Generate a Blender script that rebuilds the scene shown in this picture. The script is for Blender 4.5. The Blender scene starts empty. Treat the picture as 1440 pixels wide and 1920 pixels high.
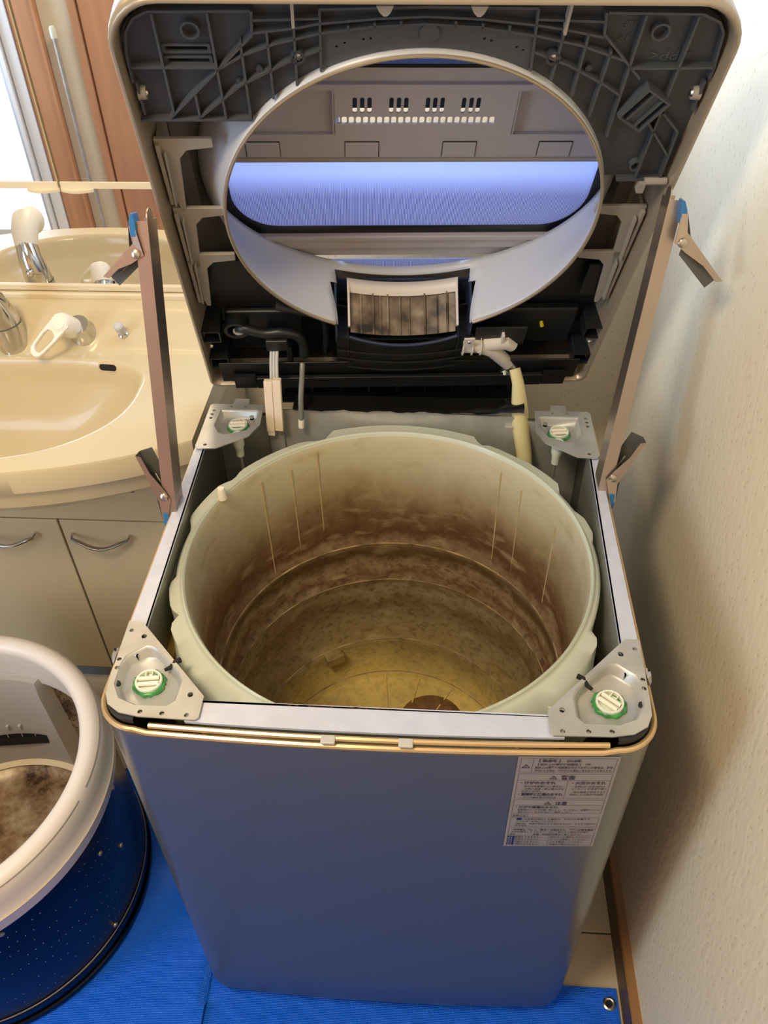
import bpy, bmesh, math, random
from mathutils import Vector, Matrix, Euler
R = math.radians
random.seed(7)
S = bpy.context.scene
COL = S.collection
PI = math.pi
sin, cos = math.sin, math.cos

# ---------------------------------------------------------------- camera
cam_d = bpy.data.cameras.new('camera'); cam = bpy.data.objects.new('camera', cam_d); COL.objects.link(cam)
pit, yaw, rol = R(41.9506), R(-4.2128), R(-1.1720)
fw = Vector((sin(yaw)*cos(pit), cos(yaw)*cos(pit), -sin(pit)))
rt = Vector((cos(yaw), -sin(yaw), 0)); up = rt.cross(fw)
r2 = cos(rol)*rt + sin(rol)*up; u2 = -sin(rol)*rt + cos(rol)*up
mw = Matrix((r2, u2, -fw)).transposed().to_4x4(); mw.translation = Vector((.0534, -.4834, 1.5683))
cam.matrix_world = mw
cam_d.sensor_fit = 'VERTICAL'; cam_d.sensor_height = 24; cam_d.lens = 24*1550.73/1920; cam_d.clip_start = .02
S.camera = cam

# ---------------------------------------------------------------- world, light, exposure
S.view_settings.view_transform = 'Standard'; S.view_settings.look = 'None'
S.view_settings.gamma = 1; S.view_settings.use_curve_mapping = False
S.view_settings.exposure = 0.58
w = bpy.data.worlds.new('world'); S.world = w; w.use_nodes = True
w.node_tree.nodes['Background'].inputs[0].default_value = (.8, .85, 1, 1)
w.node_tree.nodes['Background'].inputs[1].default_value = .3

def area(name, loc, target, sx, sy, col, power, spread=180):
    l = bpy.data.lights.new(name, 'AREA'); l.shape = 'RECTANGLE'; l.size = sx; l.size_y = sy
    l.color = col; l.energy = power; l.spread = R(spread)
    o = bpy.data.objects.new(name, l); COL.objects.link(o); o.location = loc
    o.rotation_euler = (Vector(target)-Vector(loc)).to_track_quat('-Z', 'Y').to_euler()
    return o
area('vanity_lamp_light', (-.62, .76, 1.80), (-.50, .30, .6), .5, .08, (1, .64, .30), .8)
area('ceiling_lamp_light', (-.55, -.48, 2.28), (-.35, -.2, 0), .4, .4, (1, .81, .54), 14.5)
area('back_window_light', (.0, .872, 1.50), (.05, .3, 1.15), .54, .5, (.44, .64, 1), 5.8)
area('glass_door_light', (-1.75, -1.10, 1.35), (.42, .2, 1.15), .8, 1.5, (.56, .76, 1), 20)

# ---------------------------------------------------------------- materials
MATS = {}
def nt(m): return m.node_tree.nodes, m.node_tree.links
def mat(name, col, rough=.5, metal=0, bump=0, bscale=200, var=0, vscale=8, coat=0, trans=0, emis=0, spec=.5, stretch=None, ecol=None):
    m = bpy.data.materials.new(name); m.use_nodes = True
    n, l = nt(m); b = n['Principled BSDF']
    b.inputs['Base Color'].default_value = (*col, 1); b.inputs['Roughness'].default_value = rough
    b.inputs['Metallic'].default_value = metal; b.inputs['Coat Weight'].default_value = coat
    b.inputs['Specular IOR Level'].default_value = spec
    if emis:
        b.inputs['Emission Color'].default_value = (*(ecol or col), 1); b.inputs['Emission Strength'].default_value = emis
    tc = n.new('ShaderNodeTexCoord'); mp = n.new('ShaderNodeMapping'); l.new(tc.outputs['Object'], mp.inputs[0])
    if stretch: mp.inputs['Scale'].default_value = stretch
    if bump:
        t = n.new('ShaderNodeTexNoise'); t.inputs['Scale'].default_value = bscale; t.inputs['Detail'].default_value = 3
        l.new(mp.outputs[0], t.inputs['Vector'])
        bp = n.new('ShaderNodeBump'); bp.inputs['Strength'].default_value = bump; bp.inputs['Distance'].default_value = .002
        l.new(t.outputs[0], bp.inputs['Height']); l.new(bp.outputs[0], b.inputs['Normal'])
    if var:
        t = n.new('ShaderNodeTexNoise'); t.inputs['Scale'].default_value = vscale; t.inputs['Detail'].default_value = 6
        l.new(mp.outputs[0], t.inputs['Vector'])
        r = n.new('ShaderNodeValToRGB'); r.color_ramp.elements[0].position = .3; r.color_ramp.elements[1].position = .7
        r.color_ramp.elements[0].color = (*[c*(1-var) for c in col], 1); r.color_ramp.elements[1].color = (*[min(1, c*(1+var)) for c in col], 1)
        l.new(t.outputs[0], r.inputs[0]); l.new(r.outputs[0], b.inputs['Base Color'])
    if trans:
        tb = n.new('ShaderNodeBsdfTranslucent'); tb.inputs[0].default_value = (*col, 1)
        mx = n.new('ShaderNodeMixShader'); mx.inputs[0].default_value = trans
        l.new(b.outputs[0], mx.inputs[1]); l.new(tb.outputs[0], mx.inputs[2]); l.new(mx.outputs[0], n['Material Output'].inputs[0])
    MATS[name] = m
    return m
def hx(s): # sRGB triple 0..255 to linear
    return tuple(((c/255+.055)/1.055)**2.4 if c > 10 else c/255/12.92 for c in s)

mat('body_paint', hx((130, 129, 117)), .36, .75, bump=.05, bscale=900, coat=.2)
mat('gold_trim', hx((214, 184, 140)), .28, .6)
mat('flange_white', hx((200, 206, 224)), .35, .1, var=.05, vscale=40, bump=.1, bscale=300)
mat('galv', hx((184, 184, 180)), .42, .45, var=.14, vscale=25)
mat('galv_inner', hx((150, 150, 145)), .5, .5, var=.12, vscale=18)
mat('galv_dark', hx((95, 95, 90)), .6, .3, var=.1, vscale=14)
mat('hole_dark', hx((18, 16, 16)), .8)
mat('seal_black', hx((30, 34, 38)), .5)
mat('tub_milk', hx((232, 238, 222)), .28, 0, trans=.35, bump=.1, bscale=30)
mat('cap_white', hx((226, 234, 220)), .35)
mat('cap_cream', hx((238, 232, 214)), .4)
mat('grease_green', hx((58, 140, 70)), .3, var=.45, vscale=120)
mat('rod_steel', hx((170, 165, 150)), .35, .6)
mat('tub_rib', hx((194, 176, 134)), .4, var=.15, vscale=30)
mat('tub_ridge', hx((150, 128, 92)), .4, var=.65, vscale=34, bump=.3, bscale=80)
mat('foam', hx((205, 165, 80)), .9, bump=.6, bscale=200)
mat('shell_grey', hx((104, 100, 97)), .45, .0, bump=.08, bscale=700)
mat('shell_rim', hx((160, 148, 130)), .32, .4)
mat('dark_plastic', hx((54, 58, 65)), .42, bump=.15, bscale=900)
mat('dark_rib', hx((68, 72, 78)), .4)
mat('black_plastic', hx((13, 14, 17)), .4)
mat('black_mid', hx((24, 26, 30)), .4)
mat('navy_plastic', hx((45, 55, 80)), .25)
mat('ring_grey', hx((184, 188, 196)), .32)
mat('door_grey', hx((168, 164, 166)), .38)
mat('clip_grey', hx((150, 144, 136)), .45)
mat('screw', hx((200, 196, 188)), .25, 1)
mat('white_fitting', hx((226, 220, 212)), .4, trans=.15)
mat('wire_grey', hx((190, 190, 186)), .45)
mat('connector', hx((236, 218, 196)), .5)
mat('clear_tube', hx((130, 128, 120)), .2, trans=.2)
mat('hose_cream', hx((222, 212, 160)), .4, trans=.15)
mat('chrome', hx((205, 203, 198)), .12, 1, var=.08, vscale=20)
mat('steel_strap', hx((190, 176, 166)), .30, .9, var=.08, vscale=12)
mat('rubber_blue', hx((36, 110, 165)), .4)
mat('sink', hx((206, 188, 148)), .28, coat=.25)
mat('cabinet', hx((194, 176, 138)), .42, bump=.05, bscale=400)
mat('plinth', hx((120, 122, 124)), .5)
mat('frame_cream', hx((226, 210, 176)), .4)
mat('mirror', (.93, .93, .92), .015, 1)
mat('wall_back', hx((226, 216, 194)), .8, bump=.3, bscale=90)
mat('ceiling', hx((225, 220, 208)), .9, bump=.2, bscale=120)
mat('wood_trim', hx((196, 144, 108)), .42, var=.12, vscale=30, stretch=(1, 1, .08))
mat('wood_dark', hx((96, 62, 38)), .5, var=.15, vscale=30, stretch=(1, 1, .08))
mat('plaster_cream', hx((222, 208, 180)), .7)
mat('pale_frame', hx((240, 243, 246)), .35)
mat('door_glass', hx((205, 214, 228)), .4, emis=.95, ecol=(.74, .83, 1))
mat('window_glass', hx((190, 210, 245)), .3, emis=1.6, ecol=(.5, .66, 1))
mat('tile', hx((205, 188, 162)), .45, var=.07, vscale=12)
mat('grout', hx((120, 105, 85)), .9)
mat('baseboard', hx((78, 56, 34)), .45, var=.15, vscale=20, stretch=(1, .1, 1))
mat('baseboard_top', hx((140, 100, 58)), .45, var=.15, vscale=20, stretch=(1, .1, 1))
mat('drum_ring', hx((232, 224, 216)), .34)
mat('drum_inside', hx((196, 178, 150)), .35, .3, var=.35, vscale=12)
mat('filter_grey', hx((178, 174, 168)), .4)
mat('rust', hx((110, 62, 44)), .8)
mat('grime_brown', hx((112, 78, 42)), .5, var=.5, vscale=60)
mat('print_dark', hx((48, 46, 58)), .6)
mat('print_navy', hx((28, 34, 86)), .5)
mat('print_white', hx((200, 198, 205)), .5)
mat('label_film', hx((146, 140, 136)), .38)
mat('yellow_tip', hx((216, 200, 40)), .5)
mat('film_black', hx((20, 20, 20)), .12)
mat('pane_border', hx((22, 24, 30)), .3)

def m_wallpaper():
    m = mat('wall_right', hx((226, 212, 182)), .45, spec=.5)
    n, l = nt(m); b = n['Principled BSDF']
    tc = n.new('ShaderNodeTexCoord'); mp = n.new('ShaderNodeMapping'); l.new(tc.outputs['Object'], mp.inputs[0])
    mp.inputs['Scale'].default_value = (1, 1, .45)
    v = n.new('ShaderNodeTexVoronoi'); v.inputs['Scale'].default_value = 125; v.feature = 'F1'
    nn = n.new('ShaderNodeTexNoise'); nn.inputs['Scale'].default_value = 60; nn.inputs['Detail'].default_value = 4
    l.new(mp.outputs[0], v.inputs['Vector']); l.new(mp.outputs[0], nn.inputs['Vector'])
    r = n.new('ShaderNodeValToRGB'); r.color_ramp.elements[0].position = .08; r.color_ramp.elements[1].position = .2
    r.color_ramp.elements[0].color = (*hx((200, 184, 146)), 1); r.color_ramp.elements[1].color = (*hx((230, 216, 184)), 1)
    l.new(v.outputs['Distance'], r.inputs[0]); l.new(r.outputs[0], b.inputs['Base Color'])
    ad = n.new('ShaderNodeMath'); ad.operation = 'ADD'; l.new(v.outputs['Distance'], ad.inputs[0]); l.new(nn.outputs[0], ad.inputs[1])
    bp = n.new('ShaderNodeBump'); bp.inputs['Strength'].default_value = .38; bp.inputs['Distance'].default_value = .0018
    l.new(ad.outputs[0], bp.inputs['Height']); l.new(bp.outputs[0], b.inputs['Normal'])
m_wallpaper()

def m_dirty_tub():
    m = mat('tub_dirty', (.5, .5, .4), .34)
    n, l = nt(m); b = n['Principled BSDF']
    tc = n.new('ShaderNodeTexCoord'); sx = n.new('ShaderNodeSeparateXYZ'); l.new(tc.outputs['Object'], sx.inputs[0])
    ns = n.new('ShaderNodeTexNoise'); ns.inputs['Scale'].default_value = 9; ns.inputs['Detail'].default_value = 9; ns.inputs['Roughness'].default_value = .72
    mp = n.new('ShaderNodeMapping'); mp.inputs['Scale'].default_value = (1, 1, .8); l.new(tc.outputs['Object'], mp.inputs[0]); l.new(mp.outputs[0], ns.inputs['Vector'])
    # warped height
    ma = n.new('ShaderNodeMath'); ma.operation = 'MULTIPLY_ADD'; ma.inputs[1].default_value = .14; l.new(ns.outputs[0], ma.inputs[0]); l.new(sx.outputs['Z'], ma.inputs[2])
    mr = n.new('ShaderNodeMapRange'); mr.inputs['From Min'].default_value = .32; mr.inputs['From Max'].default_value = .90; l.new(ma.outputs[0], mr.inputs[0])
    r = n.new('ShaderNodeValToRGB'); e = r.color_ramp.elements
    e[0].position = 0; e[0].color = (*hx((236, 210, 128)), 1)
    e[1].position = 1; e[1].color = (*hx((220, 214, 186)), 1)
    for p, c in ((.08, (214, 188, 112)), (.18, (160, 138, 90)), (.26, (158, 140, 104)), (.33, (128, 102, 72)), (.39, (182, 164, 132)), (.45, (122, 90, 62)), (.49, (168, 144, 112)), (.53, (104, 72, 48)), (.58, (150, 124, 94)), (.62, (104, 72, 48)), (.68, (128, 98, 68)), (.76, (178, 158, 122)), (.86, (212, 204, 172))):
        q = r.color_ramp.elements.new(p); q.color = (*hx(c), 1)
    l.new(mr.outputs[0], r.inputs[0])
    # specks and scum
    n2 = n.new('ShaderNodeTexNoise'); n2.inputs['Scale'].default_value = 80; n2.inputs['Detail'].default_value = 8; n2.inputs['Roughness'].default_value = .7
    mp2 = n.new('ShaderNodeMapping'); mp2.inputs['Scale'].default_value = (1, 1, 1.4); l.new(tc.outputs['Object'], mp2.inputs[0]); l.new(mp2.outputs[0], n2.inputs['Vector'])
    r2_ = n.new('ShaderNodeValToRGB'); r2_.color_ramp.elements[0].position = .5; r2_.color_ramp.elements[1].position = .6
    l.new(n2.outputs[0], r2_.inputs[0])
    msk = n.new('ShaderNodeMapRange'); msk.inputs['From Min'].default_value = .78; msk.inputs['From Max'].default_value = .62
    msk.inputs['To Min'].default_value = 0; msk.inputs['To Max'].default_value = .55; l.new(ma.outputs[0], msk.inputs[0])
    mu = n.new('ShaderNodeMath'); mu.operation = 'MULTIPLY'; l.new(r2_.outputs[0], mu.inputs[0]); l.new(msk.outputs[0], mu.inputs[1])
    m3_ = n.new('ShaderNodeMapRange'); m3_.inputs['From Min'].default_value = .33; m3_.inputs['From Max'].default_value = .50; m3_.inputs['To Min'].default_value = .35; m3_.inputs['To Max'].default_value = 1; l.new(ma.outputs[0], m3_.inputs[0])
    mu0 = mu; mu = n.new('ShaderNodeMath'); mu.operation = 'MULTIPLY'; l.new(mu0.outputs[0], mu.inputs[0]); l.new(m3_.outputs[0], mu.inputs[1])
    mx = n.new('ShaderNodeMix'); mx.data_type = 'RGBA'; l.new(mu.outputs[0], mx.inputs[0]); l.new(r.outputs[0], mx.inputs[6]); mx.inputs[7].default_value = (*hx((72, 46, 28)), 1)
    # pale rubbed lines
    n3 = n.new('ShaderNodeTexNoise'); n3.inputs['Scale'].default_value = 26; n3.inputs['Detail'].default_value = 5
    mp3 = n.new('ShaderNodeMapping'); mp3.inputs['Scale'].default_value = (.8, .8, 2); l.new(tc.outputs['Object'], mp3.inputs[0]); l.new(mp3.outputs[0], n3.inputs['Vector'])
    r3 = n.new('ShaderNodeValToRGB'); r3.color_ramp.elements[0].position = .55; r3.color_ramp.elements[1].position = .75
    r3.color_ramp.elements[1].color = (.7, .7, .7, 1); l.new(n3.outputs[0], r3.inputs[0])
    mx2 = n.new('ShaderNodeMix'); mx2.data_type = 'RGBA'; l.new(r3.outputs[0], mx2.inputs[0]); l.new(mx.outputs[2], mx2.inputs[6]); mx2.inputs[7].default_value = (*hx((190, 172, 132)), 1)
    l.new(mx2.outputs[2], b.inputs['Base Color'])
    bp = n.new('ShaderNodeBump'); bp.inputs['Strength'].default_value = .25; bp.inputs['Distance'].default_value = .002
    l.new(n2.outputs[0], bp.inputs['Height']); l.new(bp.outputs[0], b.inputs['Normal'])
    tb = n.new('ShaderNodeBsdfTranslucent'); l.new(mx2.outputs[2], tb.inputs[0])
    ms = n.new('ShaderNodeMixShader'); ms.inputs[0].default_value = .18
    l.new(b.outputs[0], ms.inputs[1]); l.new(tb.outputs[0], ms.inputs[2]); l.new(ms.outputs[0], n['Material Output'].inputs[0])
m_dirty_tub()

def m_grime():
    m = mat('grime', (.4, .35, .28), .4)
    n, l = nt(m); b = n['Principled BSDF']; tc = n.new('ShaderNodeTexCoord')
    ns = n.new('ShaderNodeTexNoise'); ns.inputs['Scale'].default_value = 32; ns.inputs['Detail'].default_value = 6
    l.new(tc.outputs['Object'], ns.inputs['Vector'])
    r = n.new('ShaderNodeValToRGB'); e = r.color_ramp.elements
    e[0].position = .38; e[0].color = (*hx((18, 12, 10)), 1); e[1].position = .78; e[1].color = (*hx((160, 144, 122)), 1)
    q = e.new(.46); q.color = (*hx((84, 66, 50)), 1); q = e.new(.6); q.color = (*hx((112, 98, 80)), 1)
    l.new(ns.outputs[0], r.inputs[0]); l.new(r.outputs[0], b.inputs['Base Color'])
m_grime()

def m_drum():
    m = mat('drum_steel', hx((40, 42, 50)), .16, 1)
    n, l = nt(m); b = n['Principled BSDF']; tc = n.new('ShaderNodeTexCoord')
    ns = n.new('ShaderNodeTexNoise'); ns.inputs['Scale'].default_value = 9; ns.inputs['Detail'].default_value = 5; l.new(tc.outputs['Object'], ns.inputs['Vector'])
    r = n.new('ShaderNodeMapRange'); r.inputs['To Min'].default_value = .12; r.inputs['To Max'].default_value = .34; l.new(ns.outputs[0], r.inputs[0]); l.new(r.outputs[0], b.inputs['Roughness'])
m_drum()

def m_drum_in():
    m = mat('drum_soiled', hx((190, 170, 140)), .35, .35)
    n, l = nt(m); b = n['Principled BSDF']; tc = n.new('ShaderNodeTexCoord')
    ns = n.new('ShaderNodeTexNoise'); ns.inputs['Scale'].default_value = 14; ns.inputs['Detail'].default_value = 9; ns.inputs['Roughness'].default_value = .72; l.new(tc.outputs['Object'], ns.inputs['Vector'])
    r = n.new('ShaderNodeValToRGB'); e = r.color_ramp.elements
    e[0].position = .38; e[0].color = (*hx((60, 38, 22)), 1); e[1].position = .7; e[1].color = (*hx((205, 188, 160)), 1)
    q = e.new(.5); q.color = (*hx((150, 122, 92)), 1)
    l.new(ns.outputs[0], r.inputs[0]); l.new(r.outputs[0], b.inputs['Base Color'])
m_drum_in()

def m_tarp():
    m = mat('tarp', hx((0, 96, 228)), .3, spec=.35)
    n, l = nt(m); b = n['Principled BSDF']; tc = n.new('ShaderNodeTexCoord')
    ck = n.new('ShaderNodeTexWave'); ck.inputs['Scale'].default_value = 120; ck.bands_direction = 'X'; l.new(tc.outputs['Object'], ck.inputs['Vector'])
    ck2 = n.new('ShaderNodeTexWave'); ck2.inputs['Scale'].default_value = 120; ck2.bands_direction = 'Y'; l.new(tc.outputs['Object'], ck2.inputs['Vector'])
    ns = n.new('ShaderNodeTexNoise'); ns.inputs['Scale'].default_value = 28; ns.inputs['Detail'].default_value = 5; l.new(tc.outputs['Object'], ns.inputs['Vector'])
    a = n.new('ShaderNodeMath'); a.operation = 'ADD'; l.new(ck.outputs[1], a.inputs[0]); l.new(ck2.outputs[1], a.inputs[1])
    a2 = n.new('ShaderNodeMath'); a2.operation = 'MULTIPLY_ADD'; a2.inputs[1].default_value = 16; l.new(ns.outputs[0], a2.inputs[0]); l.new(a.outputs[0], a2.inputs[2])
    bp = n.new('ShaderNodeBump'); bp.inputs['Strength'].default_value = .45; bp.inputs['Distance'].default_value = .0015
    l.new(a2.outputs[0], bp.inputs['Height']); l.new(bp.outputs[0], b.inputs['Normal'])
m_tarp()

def m_pane():
    m = mat('mesh_pane', hx((196, 204, 236)), .35)
    n, l = nt(m); b = n['Principled BSDF']; tc = n.new('ShaderNodeTexCoord')
    wv = n.new('ShaderNodeTexWave'); wv.inputs['Scale'].default_value = 150; wv.bands_direction = 'X'; l.new(tc.outputs['Object'], wv.inputs['Vector'])
    sx = n.new('ShaderNodeSeparateXYZ'); l.new(tc.outputs['Object'], sx.inputs[0])
    mr = n.new('ShaderNodeMapRange'); mr.inputs['From Min'].default_value = .33; mr.inputs['From Max'].default_value = .29; mr.inputs['To Max'].default_value = .95
    l.new(sx.outputs['Z'], mr.inputs[0])
    mu = n.new('ShaderNodeMath'); mu.operation = 'MULTIPLY'; l.new(wv.outputs[1], mu.inputs[0]); l.new(mr.outputs[0], mu.inputs[1])
    mx = n.new('ShaderNodeMix'); mx.data_type = 'RGBA'; l.new(mu.outputs[0], mx.inputs[0])
    mx.inputs[6].default_value = (*hx((206, 214, 244)), 1); mx.inputs[7].default_value = (*hx((110, 112, 140)), 1)
    l.new(mx.outputs[2], b.inputs['Base Color'])
    tb = n.new('ShaderNodeBsdfTranslucent'); l.new(mx.outputs[2], tb.inputs[0])
    ms = n.new('ShaderNodeMixShader'); ms.inputs[0].default_value = .62
    l.new(b.outputs[0], ms.inputs[1]); l.new(tb.outputs[0], ms.inputs[2]); l.new(ms.outputs[0], n['Material Output'].inputs[0])
m_pane()

# ---------------------------------------------------------------- mesh helpers
class MB:
    def __init__(s): s.v = []; s.f = []
    def add(s, vs, fs):
        o = len(s.v); s.v += [tuple(x) for x in vs]; s.f += [tuple(i+o for i in f) for f in fs]; return s
    def box(s, c, d, rot=None):
        x, y, z = [a/2 for a in d]
        vs = [Vector((i, j, k)) for i in (-x, x) for j in (-y, y) for k in (-z, z)]
        if rot: m = Euler(rot).to_matrix(); vs = [m @ q for q in vs]
        vs = [q+Vector(c) for q in vs]
        return s.add(vs, [(0, 1, 3, 2), (4, 6, 7, 5), (0, 4, 5, 1), (2, 3, 7, 6), (0, 2, 6, 4), (1, 5, 7, 3)])
    def bb(s, x0, x1, y0, y1, z0, z1): return s.box(((x0+x1)/2, (y0+y1)/2, (z0+z1)/2), (abs(x1-x0), abs(y1-y0), abs(z1-z0)))
    def bar(s, p, q, wd, h, n=(0, 1, 0)):
        p, q, n = Vector(p), Vector(q), Vector(n).normalized(); d = (q-p).normalized(); sd = d.cross(n).normalized()*wd/2; hh = n*h
        vs = [p-sd, p+sd, q+sd, q-sd, p-sd+hh, p+sd+hh, q+sd+hh, q-sd+hh]
        return s.add(vs, [(0, 1, 2, 3), (7, 6, 5, 4), (0, 4, 5, 1), (1, 5, 6, 2), (2, 6, 7, 3), (3, 7, 4, 0)])
    def loft(s, loops, close=True, cap0=False, cap1=False):
        n = len(loops[0]); o = len(s.v)
        for lp in loops: s.v += [tuple(x) for x in lp]
        for i in range(len(loops)-1):
            for j in range(n if close else n-1):
                k = (j+1) % n; s.f.append((o+i*n+j, o+i*n+k, o+(i+1)*n+k, o+(i+1)*n+j))
        if cap0: s.f.append(tuple(o+j for j in reversed(range(n))))
        if cap1: s.f.append(tuple(o+(len(loops)-1)*n+j for j in range(n)))
        return s
    def lathe(s, prof, seg=48, c=(0, 0, 0), cap0=False, cap1=False, a0=0, a1=2*PI, m=None):
        full = abs(a1-a0-2*PI) < 1e-6; k = seg if full else seg+1
        lps = [[Vector((r*cos(a0+(a1-a0)*j/seg), r*sin(a0+(a1-a0)*j/seg), z)) for j in range(k)] for r, z in prof]
        if m: lps = [[m @ q for q in lp] for lp in lps]
        return s.loft([[q+Vector(c) for q in lp] for lp in lps], full, cap0, cap1)
    def tube(s, path, r, seg=10, caps=True, flat=1.0):
        path = [Vector(p) for p in path]; rs = r if isinstance(r, (list, tuple)) else [r]*len(path)
        lps = []; prev = None
        for i, p in enumerate(path):
            t = (path[min(i+1, len(path)-1)]-path[max(i-1, 0)]).normalized()
            if prev is None:
                a = Vector((0, 0, 1)) if abs(t.z) < .9 else Vector((1, 0, 0)); x = t.cross(a).normalized()
            else: x = (prev - t*prev.dot(t)).normalized()
            prev = x; y = t.cross(x)
            lps.append([p+x*cos(2*PI*j/seg)*rs[i]+y*sin(2*PI*j/seg)*rs[i]*flat for j in range(seg)])
        return s.loft(lps, True, caps, caps)
    def prism(s, pts, lo, hi, ax=2):
        def P(a, b, h): return {2: (a, b, h), 1: (a, h, b), 0: (h, a, b)}[ax]
        return s.loft([[P(a, b, lo) for a, b in pts], [P(a, b, hi) for a, b in pts]], True, True, True)
    def xf(s, m):
        s.v = [tuple(m @ Vector(q)) for q in s.v]; return s

def link(o, parent=None):
    COL.objects.link(o)
    if parent is not None: o.parent = parent
    return o
def build(name, mb, m, parent=None, smooth=False, off=None, bevel=0, label=None, kind=None, fixn=True, ang=35):
    me = bpy.data.meshes.new(name); me.from_pydata([tuple(v) for v in mb.v], [], mb.f)
    if fixn:
        bm = bmesh.new(); bm.from_mesh(me); bmesh.ops.recalc_face_normals(bm, faces=bm.faces); bm.to_mesh(me); bm.free()
    ms = m if isinstance(m, (list, tuple)) else [m]
    for q in ms: me.materials.append(MATS[q])
    o = bpy.data.objects.new(name, me); link(o, parent)
    if off: o.location = off
    if smooth:
        for p in me.polygons: p.use_smooth = True
        if ang < 180: me.set_sharp_from_angle(angle=R(ang))
    if bevel:
        b = o.modifiers.new('b', 'BEVEL'); b.width = bevel; b.segments = 2; b.limit_method = 'ANGLE'; b.angle_limit = R(40)
    if label: o['label'] = label
    if kind: o['kind'] = kind
    return o
def thing(name, label, cat, loc=(0, 0, 0), rot=(0, 0, 0), group=None):
    o = bpy.data.objects.new(name, None); o.empty_display_size = .05; COL.objects.link(o); o.location = loc; o.rotation_euler = rot
    o['label'] = label; o['category'] = cat
    if group: o['group'] = group
    return o
def neg(v): return (-v[0], -v[1], -v[2])
def rrect(x0, x1, y0, y1, r, n=6):
    rs = r if isinstance(r, (list, tuple)) else [r]*4  # order: x0y0, x1y0, x1y1, x0y1
    cs = [(x0+rs[0], y0+rs[0], PI, rs[0]), (x1-rs[1], y0+rs[1], 1.5*PI, rs[1]), (x1-rs[2], y1-rs[2], 0, rs[2]), (x0+rs[3], y1-rs[3], .5*PI, rs[3])]
    return [(cx+q*cos(a+PI/2*k/n), cy+q*sin(a+PI/2*k/n)) for cx, cy, a, q in cs for k in range(n+1)]
def circ(cx, cy, r, n=16, a0=0, r2=None): return [(cx+r*cos(a0+2*PI*k/n), cy+(r2 or r)*sin(a0+2*PI*k/n)) for k in range(n)]
def plate(outline, holes, z, th, ax=2):
    """flat plate with real holes, thickness th from z"""
    bm = bmesh.new(); es = []
    for lp in [outline]+holes:
        vs = [bm.verts.new((a, b, 0)) for a, b in lp]
        es += [bm.edges.new((vs[i], vs[(i+1) % len(vs)])) for i in range(len(vs))]
    bmesh.ops.triangle_fill(bm, use_beauty=True, use_dissolve=False, edges=es, normal=(0, 0, 1))
    g = bmesh.ops.extrude_face_region(bm, geom=list(bm.faces))
    for v in g['geom']:
        if isinstance(v, bmesh.types.BMVert): v.co.z += th
    bm.verts.ensure_lookup_table(); bm.verts.index_update()
    mb = MB(); vs = []
    for v in bm.verts:
        a, b, c = v.co; c += z; vs.append({2: (a, b, c), 1: (a, c, b), 0: (c, a, b)}[ax])
    mb.add(vs, [[v.index for v in f.verts] for f in bm.faces]); bm.free(); return mb
def text_mb(body, size, m, offset=0, extr=0, align='LEFT', sx=1):
    c = bpy.data.curves.new('t', 'FONT'); c.body = body; c.size = size; c.offset = offset; c.extrude = extr; c.align_x = align; c.resolution_u = 2
    o = bpy.data.objects.new('t', c); COL.objects.link(o); bpy.context.view_layer.update()
    dg = bpy.context.evaluated_depsgraph_get(); me = o.evaluated_get(dg).to_mesh()
    mb = MB(); mb.add([m @ Vector((v.co.x*sx, v.co.y, v.co.z)) for v in me.vertices], [tuple(p.vertices) for p in me.polygons])
    o.evaluated_get(dg).to_mesh_clear(); bpy.data.objects.remove(o); bpy.data.curves.remove(c); return mb

# ================================================================ ROOM
WX, BY = .418, .90
def setting(name, mb, m, **k): return build(name, mb, m, kind='structure', **k)
floor = setting('floor', MB().bb(-2.4, WX, -1.2, BY, -.06, -.004), 'grout')
ts = .40
yy = .139-4*ts
tile_me = None
for j in range(7):
    for i in range(8):
        x0 = .425-(i+1)*ts+.0; y0 = yy+j*ts
        x1 = x0+ts; y1 = y0+ts
        xa, xb = max(x0, -2.4)+.0015, min(x1, WX)-.0015; ya, yb = max(y0, -1.2)+.0015, min(y1, BY)-.0015
        if xb-xa < .02 or yb-ya < .02: continue
        build('tile', MB().bb(xa, xb, ya, yb, -.006, 0), 'tile', floor, bevel=.0012)
setting('wall_right', MB().bb(WX, WX+.1, -1.2, BY+.1, -.06, 2.32), 'wall_right')
# back wall with window opening
wb = MB(); wx0, wx1, wz0, wz1 = -.29, .29, 1.22, 1.78
wb.bb(-2.4, wx0, BY, BY+.1, -.06, 2.32).bb(wx1, WX, BY, BY+.1, -.06, 2.32).bb(wx0, wx1, BY, BY+.1, -.06, wz0).bb(wx0, wx1, BY, BY+.1, wz1, 2.32)
setting('wall_back', wb, 'wall_right')
setting('wall_left', MB().bb(-2.5, -2.4, -1.2, BY+.1, -.06, 2.32), 'wall_back')
setting('wall_front', MB().bb(-2.5, WX+.1, -1.3, -1.2, -.06, 2.32), 'wall_back')
setting('ceiling', MB().bb(-2.5, WX+.1, -1.3, BY+.1, 2.32, 2.42), 'ceiling')
win = setting('window_1', MB().loft([[(x, BY+.03, z) for x, z in rrect(wx0, wx1, wz0, wz1, .001, 1)], [(x, BY+.0, z) for x, z in rrect(wx0, wx1, wz0, wz1, .001, 1)],
      [(x, BY+.0, z) for x, z in rrect(wx0+.025, wx1-.025, wz0+.025, wz1-.025, .001, 1)], [(x, BY+.05, z) for x, z in rrect(wx0+.025, wx1-.025, wz0+.025, wz1-.025, .001, 1)]]), 'pale_frame')
build('pane', MB().bb(wx0+.02, wx1-.02, BY+.045, BY+.05, wz0+.02, wz1-.02), 'window_glass', win)
bbd = setting('baseboard_right', MB().bb(.402, WX, -1.2, BY, 0, .063), 'baseboard')
build('top_strip', MB().prism([(.4025, .063), (WX, .063), (WX, .067), (.4045, .0655)], -1.2, BY, ax=1), 'baseboard_top', bbd)
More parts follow.
